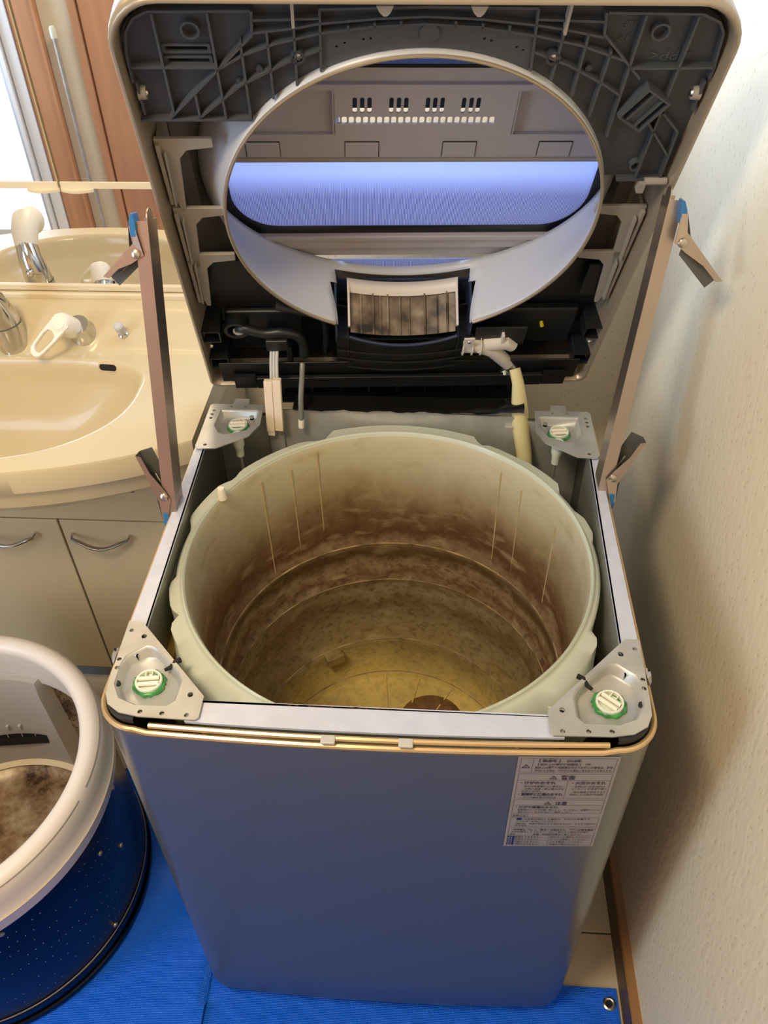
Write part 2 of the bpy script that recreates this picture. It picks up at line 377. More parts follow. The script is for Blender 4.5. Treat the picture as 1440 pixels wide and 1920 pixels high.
setting('baseboard_back', MB().bb(-.32, .402, BY-.02, BY, 0, .06), 'baseboard')
# the wall seen in the mirror: glass door, trims, plaster strip with a tension rod
FY = -1.15
d1 = setting('door_1', MB().bb(-2.35, -1.60, FY-.04, FY, .02, 2.05), 'pale_frame')
for (xa, xb) in ((-2.31, -1.99), (-1.97, -1.625)):
    build('glass_panel', MB().bb(xa, xb, FY-.01, FY+.004, .1, 1.98), 'door_glass', d1)
build('rail', MB().bb(-1.618, -1.604, FY, FY+.012, .02, 2.05), 'print_white', d1)
setting('trim_1', MB().bb(-1.60, -1.585, -1.2, FY+.03, 0, 2.1).bb(-1.578, -1.535, -1.2, FY+.015, 0, 2.1), 'pale_frame')
setting('trim_2', MB().bb(-1.53, -1.435, -1.2, FY+.01, 0, 2.1), 'wood_trim')
setting('trim_3', MB().bb(-1.432, -1.422, -1.2, FY+.03, 0, 2.1), 'wood_trim')
setting('trim_4', MB().bb(-1.42, -1.30, -1.2, FY, 0, 2.1), 'plaster_cream')
setting('trim_5', MB().bb(-1.30, -1.27, -1.2, FY+.02, 0, 2.1).bb(-1.262, -.3, -1.2, FY+.015, 0, 2.1), 'wood_trim')
setting('trim_6', MB().bb(-1.27, -1.262, -1.2, FY+.0, 0, 2.1), 'wood_dark')
rd = thing('tension_rod', 'grey metal rod with white end cap seen upright in the mirror', 'rod', (-1.37, FY+.03, .03))
build('pole', MB().lathe([(.008, 0), (.008, .82)], 12, cap0=True, cap1=True), 'galv', rd, True)
build('end_cap', MB().lathe([(.012, .82), (.012, .85), (.008, .86)], 12, cap0=True, cap1=True), 'cap_white', rd, True)
build('end_cap', MB().lathe([(.012, -.03), (.012, 0)], 12, cap0=True, cap1=True), 'cap_white', rd, True)

# ================================================================ VANITY
vc = thing('vanity_cabinet', 'beige two-door washstand cabinet under the cream basin', 'cabinet', (-.69, .75, 0)); VO = (.69, -.75, 0)
build('carcass', MB().bb(-1.06, -.322, .62, .895, .107, .56), 'cabinet', vc, off=VO, bevel=.001)
build('side_panel', MB().bb(-.345, -.322, .62, .895, .56, .74), 'cabinet', vc, off=VO)
build('fascia', MB().prism([(-1.06, .552), (-.322, .552), (-.322, .741), (-.415, .741), (-.47, .62), (-.91, .62), (-.965, .741), (-1.06, .741)], .601, .62, ax=1), 'cabinet', vc, off=VO)
build('plinth', MB().bb(-1.04, -.335, .66, .68, 0, .107), 'plinth', vc, off=VO)
for (xa, xb, hx_) in ((-1.00, -.632, -.735), (-.628, -.325, -.555)):
    d = build('door', MB().bb(xa, xb, .601, .619, .109, .548), 'cabinet', vc, off=VO, bevel=.0015)
    hw = .055
    pts = [(hx_-hw, .602, .516), (hx_-hw+.002, .588, .513)]+[(hx_-hw+.006+(2*hw-.012)*t/8, .588-.012*sin(PI*t/8), .513-.013*sin(PI*t/8)) for t in range(1, 8)]+[(hx_+hw-.002, .588, .513), (hx_+hw, .602, .516)]
    build('handle', MB().tube(pts, [.003, .0032]+[.0045]*7+[.0032, .003], 8, flat=.7), 'chrome', d, True, label='curved chrome bow handle')

bas = thing('washbasin', 'cream washbasin top with curved front and wide oval bowl', 'sink', (-.69, .70, .74)); BO = (.69, -.70, -.74)
FP = [(-.321, .536), (-.389, .508), (-.456, .482), (-.516, .460), (-.592, .444), (-.69, .437)]
def front(x):
    x = min(x, -.321)
    return .437+.099*((x+.69)/.369)**2
def sm(t): t = max(0, min(1, t)); return t*t*(3-2*t)
def bowl_s(x, y):   # <1 inside the bowl outline
    cx, cy = -.69, .66
    dx = abs(x-cx)/.25
    if y < cy: return (dx**2.1+(abs(y-cy)/.193)**2.1)**(1/2.1)
    return (dx**4+(abs(y-cy)/.108)**4)**.25
def top_z(x, y):
    z = .79
    if y > .775: z += .062*sm((y-.775)/.095)*1.0
    s = bowl_s(x, y)
    if s < 1: z -= .15*(1-s**2.8)*sm((1-s)/.12)
    return z
def topgrid(nx=240, ny=180):
    mb = MB(); xs = [-1.059+(.738)*i/nx for i in range(nx+1)]
    rows = []
    for j in range(ny+1):
        t = j/ny
        rows.append([(x, front(x)+(.878-front(x))*t, 0) for x in xs])
    rows = [[(x, y, top_z(x, y)) for x, y, _ in r] for r in rows]
    # overflow slot cut
    mb.v = [p for r in rows for p in r]
    n = nx+1
    for j in range(ny):
        for i in range(nx): mb.f.append((j*n+i, j*n+i+1, (j+1)*n+i+1, (j+1)*n+i))
    # front skirt and rounded underside belly
    fr = [rows[0][i] for i in range(n)]
    def ins(d, z):
        out = []
        for x, y, _ in fr:
            cx = -.69; k = 1-d/.40
            out.append((cx+(x-cx)*(k if d > 0 else 1), y+d*.9, z))
        return out
    lps = [fr, [(x, y-.003, .785) for x, y, _ in fr], [(x, y-.002, .748) for x, y, _ in fr], ins(.006, .742)]
    mb.loft(lps, False)
    # right side skirt
    sr = [rows[j][nx] for j in range(ny+1)]
    mb.loft([sr, [(x+.001, y, .742) for x, y, _ in sr]], False)
    # ledge at the back
    mb.loft([[(x, .878, top_z(x, .878)) for x in xs], [(x, .896, .853) for x in xs]], False)
    return mb, ins
tg, ins = topgrid()
build('basin_top', tg, 'sink', bas, True, off=BO, fixn=False, ang=50)
build('underside', MB().loft([ins(.006, .742), ins(.012, .71), ins(.045, .68), ins(.10, .635), ins(.17, .605)], False), 'sink', bas, True, off=BO)
build('backsplash_lip', MB().bb(-1.06, -.322, .872, .897, .850, .862), 'frame_cream', bas, off=BO, bevel=.003)
def surf_frame(x, y):
    e = .002; p = Vector((x, y, top_z(x, y)))
    n_ = Vector((-(top_z(x+e, y)-top_z(x-e, y))/(2*e), -(top_z(x, y+e)-top_z(x, y-e))/(2*e), 1)).normalized()
    xa = (Vector((1, 0, 0))-n_*n_.x).normalized(); ya = n_.cross(xa)
    m = Matrix((xa, ya, n_)).transposed().to_4x4(); m.translation = p; return m
OM = surf_frame(-.527, .7555)
build('overflow_slot', MB().prism(rrect(-.0165, .0165, -.0058, .0058, .005, 4), -.002, .0006).xf(OM), 'hole_dark', bas, off=BO)
build('overflow_rim', MB().loft([[(a, b, .0004) for a, b in rrect(-.0165, .0165, -.0058, .0058, .005, 4)], [(a, b, .0013) for a, b in rrect(-.0175, .0175, -.0068, .0068, .0055, 4)], [(a, b, 0) for a, b in rrect(-.020, .020, -.009, .009, .007, 4)]]).xf(OM), 'sink', bas, True, off=BO)

# deck frame: normal of the inclined deck
DN = Vector((0, -.50, .866)).normalized()
def deckM(x, y, rz=0):
    z = top_z(x, y); q = DN.to_track_quat('Z', 'Y').to_matrix().to_4x4()
    return Matrix.Translation((x, y, z)) @ q @ Matrix.Rotation(rz, 4, 'Z')
# mixer handle
hd = thing('mixer_handle', 'cream loop lever tap handle on a round chrome base on the basin deck', 'faucet')
m0 = deckM(-.583, .815) @ Matrix.Scale(1.14, 4); hd.matrix_world = m0
build('base', MB().lathe([(.021, -.004), (.021, .004), (.0185, .008), (.0175, .026)], 32, cap1=True), 'chrome', hd, True)
# lever frame: disc tilted toward the viewer, loop pointing down-left
L = Matrix.Translation((-.010, -.006, .030)) @ Euler((R(14), R(-14), 0)).to_matrix().to_4x4()
build('hub', MB().lathe([(.0165, -.008), (.017, .006), (.0165, .020), (.014, .024)], 32, cap0=True, cap1=True).xf(L), 'cap_cream', hd, True)
ang0 = R(222)
lp = [(.013*0+.0, 0)]
ux, uy = cos(ang0), sin(ang0)
def lo(a, b): return (a*ux-b*uy, a*uy+b*ux)
out = [lo(a, b) for a, b in [(-.012, .0105), (-.004, .0165), (.01, .016), (.03, .0155), (.052, .0135)]+[(.056+.012*sin(PI*t/8), .0125*cos(PI*t/8)) for t in range(0, 9)]+[(.052, -.0135), (.03, -.0155), (.01, -.016), (-.004, -.0165), (-.012, -.0105), (-.0165, 0)]]
hole = [lo(a, b) for a, b in [(.021, .009), (.03, .0105), (.048, .009)]+[(.051+.0085*sin(PI*t/6), .0085*cos(PI*t/6)) for t in range(0, 7)]+[(.048, -.009), (.03, -.0105), (.021, -.009), (.0185, 0)]]
build('lever', plate(out, [hole], .016, .007).xf(L), 'cap_cream', hd, bevel=.0022)
build('cap', MB().lathe([(.0125, .0235), (.0118, .0255), (.008, .0262)], 28, cap1=True).xf(L), 'cap_cream', hd, True)
# plug knob
kn = thing('plug_knob', 'small chrome plug knob with frosted tip right of the loop tap', 'knob'); kn.matrix_world = deckM(-.509, .815)
build('collar', MB().lathe([(.0095, -.003), (.0095, .003), (.007, .005)], 24, cap1=True), 'chrome', kn, True)
build('stem', MB().lathe([(.0065, .004), (.0065, .016), (.0085, .018), (.0085, .027), (.006, .030)], 24, cap1=True), 'wire_grey', kn, True)
# spout
sp = thing('faucet_spout', 'curved chrome spout with cream shower head at the left edge', 'faucet', (-.715, .80, .79)); SO = (.715, -.80, -.79)
build('body', MB().tube([(-.712, .802, .79), (-.713, .802, .83), (-.716, .803, .86), (-.722, .798, .885), (-.728, .785, .905)], [.027, .0265, .024, .022, .020], 24), 'chrome', sp, True, off=SO)
build('seam_ring', MB().tube([(-.7135, .8025, .836), (-.7138, .8025, .838)], .0268, 24), 'galv_dark', sp, True, off=SO)
build('button', MB().lathe([(.008, 0), (.007, .004), (.003, .006)], 16, cap1=True).xf(Matrix.Translation((-.717, .826, .865)) @ Euler((R(-75), 0, 0)).to_matrix().to_4x4()), 'chrome', sp, True, off=SO)
build('spray_head', MB().tube([(-.727, .788, .900), (-.731, .77, .922), (-.735, .745, .932), (-.737, .722, .925)], [.0205, .024, .026, .027], 24), 'cap_cream', sp, True, off=SO, label='cream spray head')

# ---------------------------------------------------------------- mirror
mc = thing('mirror_cabinet', 'frameless mirror cabinet over the basin with cream lower rail', 'mirror', (-.69, .885, 1.06)); MO = (.69, -.885, -1.06)
build('backing', MB().bb(-1.06, -.31, .888, .9, .868, 1.75), 'frame_cream', mc, off=MO)
build('lower_mirror', MB().bb(-1.06, -.31, .885, .8885, .874, 1.06), 'mirror', mc, off=MO)
build('bottom_rail', MB().bb(-1.06, -.31, .880, .895, .864, .8745), 'frame_cream', mc, off=MO, bevel=.001)
for (xa, xb) in ((-.83, -.5795), (-.5755, -.31)):
    d = build('mirror_door', MB().bb(xa, xb, .872, .884, 1.066, 1.75), 'frame_cream', mc, off=MO)
    build('mirror_glass', MB().bb(xa+.001, xb-.001, .8695, .8722, 1.0665, 1.75), 'mirror', d)
    build('bottom_edge', MB().bb(xa, xb, .868, .884, 1.055, 1.0665), 'frame_cream', d, bevel=.001)
    px_ = xb-.026 if xb < -.5 else xa+.028
    pl = MB().prism([(px_-.028+.056*t/10, .867-.009*sin(PI*t/10)) for t in range(11)]+[(px_+.028, .872), (px_-.028, .872)], 1.050, 1.056)
    build('finger_pull', pl, 'frame_cream', d, bevel=.001)
vl = thing('vanity_lamp', 'cream strip lamp above the mirror', 'lamp', (-.62, .84, 1.86)); LO = (.62, -.84, -1.86)
build('housing', MB().bb(-.9, -.34, .80, .9, 1.82, 1.90), 'frame_cream', vl, off=LO, bevel=.004)

# ================================================================ TARP
tp = thing('blue_tarp', 'bright blue plastic tarp spread over the floor with metal eyelet at its corner', 'tarp', (-.3, -.2, 0)); TO = (.3, .2, 0)
def sm(t): t = max(0, min(1, t)); return t*t*(3-2*t)
def sheet(x0, x1, y0, y1, nx, ny, z, amp, seed):
    rnd = random.Random(seed); waves = [(rnd.uniform(-12, 12), rnd.uniform(-12, 12), rnd.uniform(0, 6)) for _ in range(7)]
    mb = MB(); n = nx+1
    for j in range(ny+1):
        for i in range(n):
            x = x0+(x1-x0)*i/nx; y = y0+(y1-y0)*j/ny
            h = sum(max(0, sin(a*x+b*y+c))**6 for a, b, c in waves)*amp/2.5
            h *= sm((math.hypot(x+.725, y-.172)-.275)/.08)
            if -.31 < x < .31 and y > -.02: h *= .15
            mb.v.append((x, y, z+h))
    for j in range(ny):
        for i in range(nx): mb.f.append((j*n+i, j*n+i+1, (j+1)*n+i+1, (j+1)*n+i))
    return mb
build('tarp_sheet', sheet(-1.5, -.303, -.75, .42, 90, 90, .0025, .016, 3), 'tarp', tp, True, off=TO, ang=180)
build('tarp_sheet', sheet(-.31, .397, -.75, .047, 60, 60, .0012, .004, 5), 'tarp', tp, True, off=TO, ang=180)
build('hem', MB().bb(-.30, .397, .028, .047, .004, .0055).bb(.382, .397, -.75, .028, .004, .0055), 'tarp', tp, off=TO, bevel=.0006)
build('eyelet', MB().lathe([(.0052, .006), (.0058, .0085), (.0082, .0092), (.0108, .008), (.0112, .006)], 28, c=(.3815, .022, 0)), 'screw', tp, True, off=TO, label='round metal eyelet')
build('eyelet_hole', MB().lathe([(.0054, .0058), (.0054, .0064)], 20, c=(.3815, .022, 0), cap1=True), 'hole_dark', tp, off=TO)

# ================================================================ WASHING MACHINE
H = .82; D = .587
wm = thing('washing_machine', 'pale grey washing machine body with open top and stained tub', 'washing machine', (0, .29, 0)); WO = (0, -.29, 0)
def bulge(x, y, k=.010):   # front panel bows toward the viewer
    return y - (k*(1-(x/.30)**2) if y < .06 else 0)*max(0, 1-y/.06)
def body_loop(inset, z, r=.045):
    pts = rrect(-.30+inset, .30-inset, .0+inset, D-inset, [max(.004, r-inset), max(.004, r-inset), .012, .012], 10)
    res = []
    for i, (x, y) in enumerate(pts):
        res.append((x, y, z)); nx_, ny_ = pts[(i+1) % len(pts)]
        if abs(y-ny_) < 1e-6 and abs(x-nx_) > .3 and y < .1:
            for t in range(1, 12): res.append((x+(nx_-x)*t/12, y, z))
        elif abs(nx_-x) > .3:
            for t in range(1, 12): res.append((x+(nx_-x)*t/12, y, z))
    return [(x, bulge(x, y), z) for x, y, z in res]
bl = [body_loop(.006, .040), body_loop(.0, .050)]+[body_loop(0, .05+.75*t/8) for t in range(1, 9)]+[body_loop(0, .806), body_loop(.0015, .8105)]
inner = [body_loop(.0035, .8105), body_loop(.004, .78), body_loop(.004, .06)]
build('body_shell', MB().loft(bl+inner), 'body_paint', wm, True, off=WO, ang=50)
build('base_plate', MB().loft([body_loop(.01, .055), body_loop(.01, .062)], True, True, True), 'galv_dark', wm, off=WO)
for x in (-.25, .25):
    for y in (.05, .53): build('foot', MB().lathe([(.022, .006), (.024, .012), (.018, .018), (.016, .042)], 20, c=(x, y, 0), cap0=True), 'black_plastic', wm, True, off=WO)
# gold double bead along the front edge and sides
def front_path(ins_, z, xa=-.245, xb=.252, n=40): return [(xa+(xb-xa)*t/n, bulge(xa+(xb-xa)*t/n, ins_), z) for t in range(n+1)]
build('trim_bead', MB().tube([(x, y, z) for x, y, z in front_path(.0055, .8155, -.238, .246)], .0032, 8), 'gold_trim', wm, True, off=WO, label='gold upper bead')
lp_ = body_loop(.0008, .8095)
fr_ = [p for p in lp_ if p[1] < .56]
build('rim_bead', MB().tube(sorted([p for p in fr_ if p[0] < -.2549 and p[1] > .04], key=lambda p: -p[1])[-1:]+[(-.2992, .56, .8095)], .002, 6), 'gold_trim', wm, True, off=WO)
arc = [(-.2992, .56, .8095), (-.2992, .3, .8095)]+[(-.255+.0442*cos(PI+PI/2*t/10), .045+.0442*sin(PI+PI/2*t/10), .8095) for t in range(11)]
arc += [(x, y, .8095) for x, y, z in front_path(.0008, 0, -.24, .24, 24)]
arc += [(.255+.0442*cos(1.5*PI+PI/2*t/10), .045+.0442*sin(1.5*PI+PI/2*t/10), .8095) for t in range(11)]+[(.2992, .3, .8095), (.2992, .56, .8095)]
build('edge_bead', MB().tube(arc, .0034, 8), 'gold_trim', wm, True, off=WO, label='gold rounded edge around the body opening')
# black gasket showing at the two front corners
for s in (-1, 1):
    pts_o = [(s*(.255+.040*cos(-PI/2*t/10)), .045-.040*sin(PI/2*t/10)) for t in range(-2, 11)]
    pts_i = [(s*(.255+.030*cos(-PI/2*t/10)), .045-.030*sin(PI/2*t/10)) for t in range(-2, 11)]
    g = MB().loft([[(x, y, .814) for x, y in pts_o], [(x, y, .8205) for x, y in pts_o], [(x, y, .8205) for x, y in pts_i], [(x, y, .814) for x, y in pts_i]], False)
    build('corner_gasket', g, 'seal_black', wm, True, off=WO)
# top flanges
build('front_flange', MB().prism([(-.20, .005)]+[(-.2+.4*t/20, bulge(-.2+.4*t/20, .011)) for t in range(21)]+[(.20, .032), (-.20, .034)], .816, .8195), 'flange_white', wm, off=WO)
build('front_flange_lip', MB().bb(-.2, .2, .031, .034, .79, .8195), 'flange_white', wm, off=WO)
for s in (-1, 1):
    xa, xb = (s*.2955, s*.272)
    build('side_flange', MB().prism([(s*.2965, .09), (s*.274, .09), (s*.279, .31), (s*.284, .50), (s*.2965, .50)], .816, .8195), 'flange_white', wm, off=WO)
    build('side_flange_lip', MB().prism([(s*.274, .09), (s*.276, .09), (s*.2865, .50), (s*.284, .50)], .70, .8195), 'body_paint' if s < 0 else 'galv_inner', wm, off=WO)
build('inner_panel', MB().prism([(-.294, .12), (-.278, .12), (-.276, .30), (-.29, .31)], .35, .79), 'plinth', wm, off=WO)
build('back_panel', MB().prism([(-.292, .3), (.292, .3), (.292, .806), (.19, .806), (.18, .815), (.07, .818), (.06, .822), (-.10, .822), (-.11, .819), (-.2, .819), (-.21, .806), (-.292, .806)], D-.006, D-.003, ax=1), 'galv', wm, off=WO)
for x in (-.195, .18):
    s_ = build('stiffener', MB().bb(x-.012, x+.012, D-.012, D-.006, .55, .80), 'galv', wm, off=WO, bevel=.001)
    build('screw_hole', MB().lathe([(.0035, 0), (.0035, .001)], 14, cap1=True).xf(Matrix.Translation((x, D-.0118, .735)) @ Euler((PI/2, 0, 0)).to_matrix().to_4x4()), 'hole_dark', s_)
# inside side walls (lit left one given a paler material)
for s in (-1, 1):
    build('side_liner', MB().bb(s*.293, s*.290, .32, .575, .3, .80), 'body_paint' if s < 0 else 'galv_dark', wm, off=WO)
build('foam_block', MB().prism([(-.289, .148), (-.264, .148), (-.268, .205), (-.289, .205)], .58, .735), 'foam', wm, off=WO, bevel=.003, label='yellow foam block')
# three little clips on the gold trim
for x in (-.045, .036):
    build('trim_clip', MB().box((x, bulge(x, .002), .8185), (.015, .010, .0035)), 'wire_grey', wm, off=WO, bevel=.001)
# rust on the flange edge
rs = MB()
rr = random.Random(4)
for k in range(26):
    x = rr.choice([rr.uniform(-.075, -.045), rr.uniform(-.03, .0), rr.uniform(-.1, .02)])
    q = [(x+rr.uniform(.0015, .0045)*cos(a), .033-abs(rr.uniform(.0005, .002)*sin(a)), .8198) for a in [j*PI/3 for j in range(6)]]
    rs.loft([q, [(a, b, c+.0002) for a, b, c in q]], True, True, True)
build('rust_fleck', rs, 'rust', wm, off=WO, kind='stuff')

# brackets
BR = {
 'FL': dict(o=[(-.297, .138), (-.281, .138), (-.185, .037), (-.1845, .010), (-.188, .0065), (-.250, .008), (-.272, .012), (-.287, .022), (-.2935, .036), (-.295, .055)],
            r=[(-.289, .076), (-.286, .088), (-.267, .103), (-.258, .103), (-.250, .097), (-.218, .066), (-.213, .056), (-.214, .030), (-.222, .022), (-.258, .022), (-.278, .030), (-.288, .048)],
            h=[(-.290, .124), (-.292, .082), (-.291, .070), (-.249, .014), (-.225, .013), (-.198, .012)], b=[(-.273, .116), (-.200, .038)], c=(-.254, .060)),
}
def mir(p): return [(-a, b) for a, b in p]
BR['FR'] = {k: (mir(v) if isinstance(v, list) else (-v[0], v[1]-.003)) for k, v in BR['FL'].items()}
BR['RL'] = dict(o=[(-.293, .588), (-.212, .588), (-.210, .535), (-.222, .506), (-.266, .474), (-.293, .472), (-.297, .478), (-.297, .584)],
                r=[(-.278, .574), (-.220, .574), (-.216, .570), (-.217, .545), (-.228, .520), (-.258, .508), (-.270, .512), (-.280, .530)],
                h=[(-.288, .570), (-.289, .560), (-.289, .550), (-.283, .482), (-.262, .582), (-.240, .582)], b=[(-.226, .556)], c=(-.247, .546))
BR['RR'] = {k: (mir(v) if isinstance(v, list) else (-v[0], v[1])) for k, v in BR['RL'].items()}
for key, s in BR.items():
    fl = key[0] == 'F'
    holes = [circ(a, b, .0028, 10) for a, b in s['h']]+[circ(a, b, .0033, 12) for a, b in s['b']]
    z = .8215
    b_ = plate(s['o'], [s['r']]+holes, z, .0018)
    br = build('corner_bracket', b_, 'galv', wm, off=WO, bevel=0)
    cx = sum(a for a, b in s['r'])/len(s['r']); cy = sum(b for a, b in s['r'])/len(s['r'])
    def shr(k, dz): return [(cx+(a-cx)*k, cy+(b-cy)*k, z+dz) for a, b in s['r']]
    build('pressed_recess', MB().loft([shr(1.05, .0017), shr(1.0, .0012), shr(.93, -.002), shr(.86, -.011), shr(.8, -.013)], True, False, True), 'galv', br, True, ang=60)
    hd_ = MB()
    for a, b in s['h']: hd_.lathe([(.0024, z-.002), (.0024, z-.0015)], 10, c=(a, b, 0), cap1=True)
    build('rivet', hd_, 'rod_steel', br, kind='stuff')
    dk = MB()
    for a, b in s['b']: dk.lathe([(.0034, z-.0035), (.0034, z-.003)], 12, c=(a, b, 0), cap1=True)
    build('dark_hole', dk, 'hole_dark', br)
    c = s['c']; zc = z-.0125
    k_ = 1 if fl else .95
    if True:
        gr = MB(); n = 40; rnd = random.Random(len(key)+ord(key[1]))
        ro = [(.0175+rnd.uniform(-.0006, .0022)*(1 if fl else .4))*k_ for _ in range(n)]
        def lpz(f, dz): return [(c[0]+ro[j]*f*cos(2*PI*j/n), c[1]+ro[j]*f*sin(2*PI*j/n), zc+dz) for j in range(n)]
        gr.loft([lpz(1.0, 0), lpz(.98, .0025), lpz(.80, .004), lpz(.6, .002)], True)
        build('grease_ring', gr, 'grease_green', br, True, ang=180)
    cp = MB().lathe([(.0150*k_, 0), (.0152*k_, .0065), (.0145*k_, .0075), (.0128*k_, .0070), (.0125*k_, .0025)], 36, c=(c[0], c[1], zc), cap1=True)
    sc_ = build('suspension_cap', cp, 'cap_white', wm, True, off=WO)
    rt_ = R(8) if key != 'FR' else R(-40)
    Mx = Matrix.Translation((c[0], c[1], zc)) @ Matrix.Rotation(rt_, 4, 'Z')
    ribm = MB()
    for yy_ in (-.0045, .0030): ribm.tube([(-.0115, yy_, .0065), (.0115, yy_, .0065)], .0026, 8)
    ribm.bb(-.004, -.003, .004, .012, .002, .008).bb(.003, .004, .004, .012, .002, .008)
    build('finger_bar', ribm.xf(Mx), 'cap_cream', sc_, True)
    if fl: # crimped slit cut in the plate edge
        q = [(-.2385, .0735), (-.232, .076), (-.228, .082), (-.222, .084)] if key == 'FL' else [(.2365, .0700), (.231, .074), (.2275, .081), (.221, .083)]
        build('slit', MB().tube([(a, b, z-.004+.002*i) for i, (a, b) in enumerate(q)], [.002, .0026, .003, .0032], 8), 'hole_dark', br, True)
        sgn = -1 if key == 'FL' else 1
        tb_ = build('wire_tab', MB().loft([[(sgn*.297, .098, .8235), (sgn*.297, .083, .8235), (sgn*.301, .086, .826), (sgn*.301, .094, .826)], [(sgn*.302, .098, .812), (sgn*.302, .083, .812), (sgn*.304, .086, .814), (sgn*.304, .094, .814)]], True, True, True), 'galv', wm, off=WO)
        build('tab_hole', MB().box((sgn*.2996, .093, .826), (.002, .003, .002)), 'hole_dark', tb_)
    else:
        sg = -1 if key[1] == 'L' else 1
        build('tab', MB().prism([(sg*.262, .588), (sg*.236, .588), (sg*.238, .604), (sg*.26, .604)], z, z+.0015), 'galv', br)
        build('sleeve', MB().lathe([(.009, .815), (.0085, .795), (.0065, .79), (.006, .775), (.003, .773)], 20, c=(sg*.243, .520, 0), cap0=True, cap1=True), 'cap_white', wm, True, off=WO)
        build('suspension_rod', MB().tube([(sg*.243, .520, .78), (sg*.232, .505, .55)], .0028, 8), 'rod_steel', wm, True, off=WO)

# ---- outer tub
TC = Vector((0, .284, 0))
def bump1(a, c, wd): d = (a-c+PI) % (2*PI)-PI; return max(0, 1-abs(d)/wd)
NT = 180
def rout(a, z):   # outer radius of the rim with its lobes
    r = .2745
    g = math.degrees(a) % 360
    def lobe(a0, a1, h, s=4):
        return h*sm((g-a0)/s)*sm((a1-g)/s)
    r += lobe(62, 114, .019)+lobe(114, 150, .010, 8)+lobe(146, 172, .012, 6)+lobe(30, 50, .012)+lobe(46, 64, .010)+lobe(8, 22, .006)
    r += lobe(204, 226, .014, 3)+lobe(236, 262, .018, 4)+lobe(280, 302, .018, 4)+lobe(312, 336, .014, 3)+lobe(190, 204, .008, 3)
    return r
def tl(f, z):  # loop
    return [(TC.x+f(2*PI*j/NT)*cos(2*PI*j/NT), TC.y+f(2*PI*j/NT)*sin(2*PI*j/NT), z) for j in range(NT)]
cst = lambda r: (lambda a: r)
def skirt(a, k):
    r = rout(a, 0); g = math.degrees(a) % 360
    flare = .048*(sm((g-208)/16)*sm((262-g)/20)+sm((g-280)/20)*sm((334-g)/16))
    lim = 1
    x = TC.x+(r+flare*k)*cos(a); y = TC.y+(r+flare*k)*sin(a)
    rr_ = r+flare*k
    # stay inside the cabinet
    c_, s_ = cos(a), sin(a)
    if abs(c_) > 1e-3: rr_ = min(rr_, .287/abs(c_))
    if s_ < 0: rr_ = min(rr_, (TC.y-.014)/-s_)
    if s_ > 0: rr_ = min(rr_, (.578-TC.y)/s_)
    return rr_
def lobed(k): return lambda a: skirt(a, k)
Tz = .803
tub_out = MB().loft([tl(cst(.262), Tz-.004), tl(cst(.2635), Tz), tl(cst(.2665), Tz+.001), tl(cst(.268), Tz-.003), tl(cst(.2705), Tz-.0035), tl(lobed(0), Tz-.006), tl(lobed(.15), Tz-.012), tl(lobed(.5), Tz-.03), tl(lobed(.8), Tz-.07), tl(cst(.270), Tz-.12), tl(cst(.262), .3)])
tub = build('outer_tub', tub_out, 'tub_milk', wm, True, off=WO, ang=60, label='milky translucent plastic outer tub rim')
prof = [(.262, Tz-.004), (.2595, Tz-.012), (.2585, .74), (.257, .66), (.2562, .586), (.2515, .581), (.2500, .573), (.2535, .566), (.253, .50), (.2492, .496), (.2482, .489), (.251, .483), (.249, .43), (.245, .405), (.238, .375), (.2285, .358), (.2245, .353), (.222, .349), (.216, .272), (.208, .262), (.12, .262), (.11, .268), (.03, .272), (.0, .274)]
build('tub_wall', MB().lathe(prof, 160, c=tuple(TC)), 'tub_dirty', tub, True, ang=45, label='inner tub wall with brown scum stains')
build('rim_lip', MB().lathe([(.2625, Tz), (.2645, Tz+.003), (.2665, Tz+.001)], 120, c=tuple(TC)), 'tub_milk', tub, True)
for rz_, rr2, nm in ((.579, .2508, 'tub_ridge'), (.492, .2488, 'tub_ridge'), (.3545, .2262, 'tub_ridge'), (.270, .2155, 'tub_ridge')):
    build('ridge', MB().lathe([(rr2+.0016, rz_-.0016), (rr2-.0012, rz_-.0008), (rr2-.0012, rz_+.0010), (rr2+.0016, rz_+.0018)], 140, c=tuple(TC)), nm, tub, True, label='pale worn ridge around the tub wall')
# vertical strips inside the tub
for adeg, z0, z1 in ((128, .50, .775), (118, .46, .79), (52, .52, .78), (43, .5, .77), (140, .58, .78), (25, .6, .76)):
    a = R(adeg); rr_ = .2575
    p0 = (TC.x+(rr_-.0004)*cos(a), TC.y+(rr_-.0004)*sin(a), z0); p1 = (TC.x+(rr_+.001)*cos(a), TC.y+(rr_+.001)*sin(a), z1)
    build('wall_rib', MB().tube([p0, p1], .0014, 6), 'tub_rib', tub, True)
# floor ribs
for k in range(20):
    a = R(18*k+6)
    build('floor_rib', MB().bar((TC.x+.115*cos(a), TC.y+.115*sin(a), .2615), (TC.x+.212*cos(a), TC.y+.212*sin(a), .2615), .0025, .003, (0, 0, 1)), 'tub_dirty', tub)
# gap in the ledge
a = R(122); build('ledge_notch', MB().box((TC.x+.222*cos(a), TC.y+.222*sin(a), .345), (.034, .034, .02), (0, 0, a)), 'tub_dirty', tub, bevel=.002)
a = R(55); cxd, cyd = .068, .392
build('drain_hollow', MB().lathe([(.060, .2622), (.052, .2655), (.046, .2650), (.030, .2632), (.0, .263)], 36, c=(cxd, cyd, 0)), 'grime_brown', tub, True)
build('drain_hole', MB().lathe([(.024, .2640), (.024, .2646)], 28, c=(cxd+.004, cyd-.006, 0), cap1=True), 'hole_dark', tub)
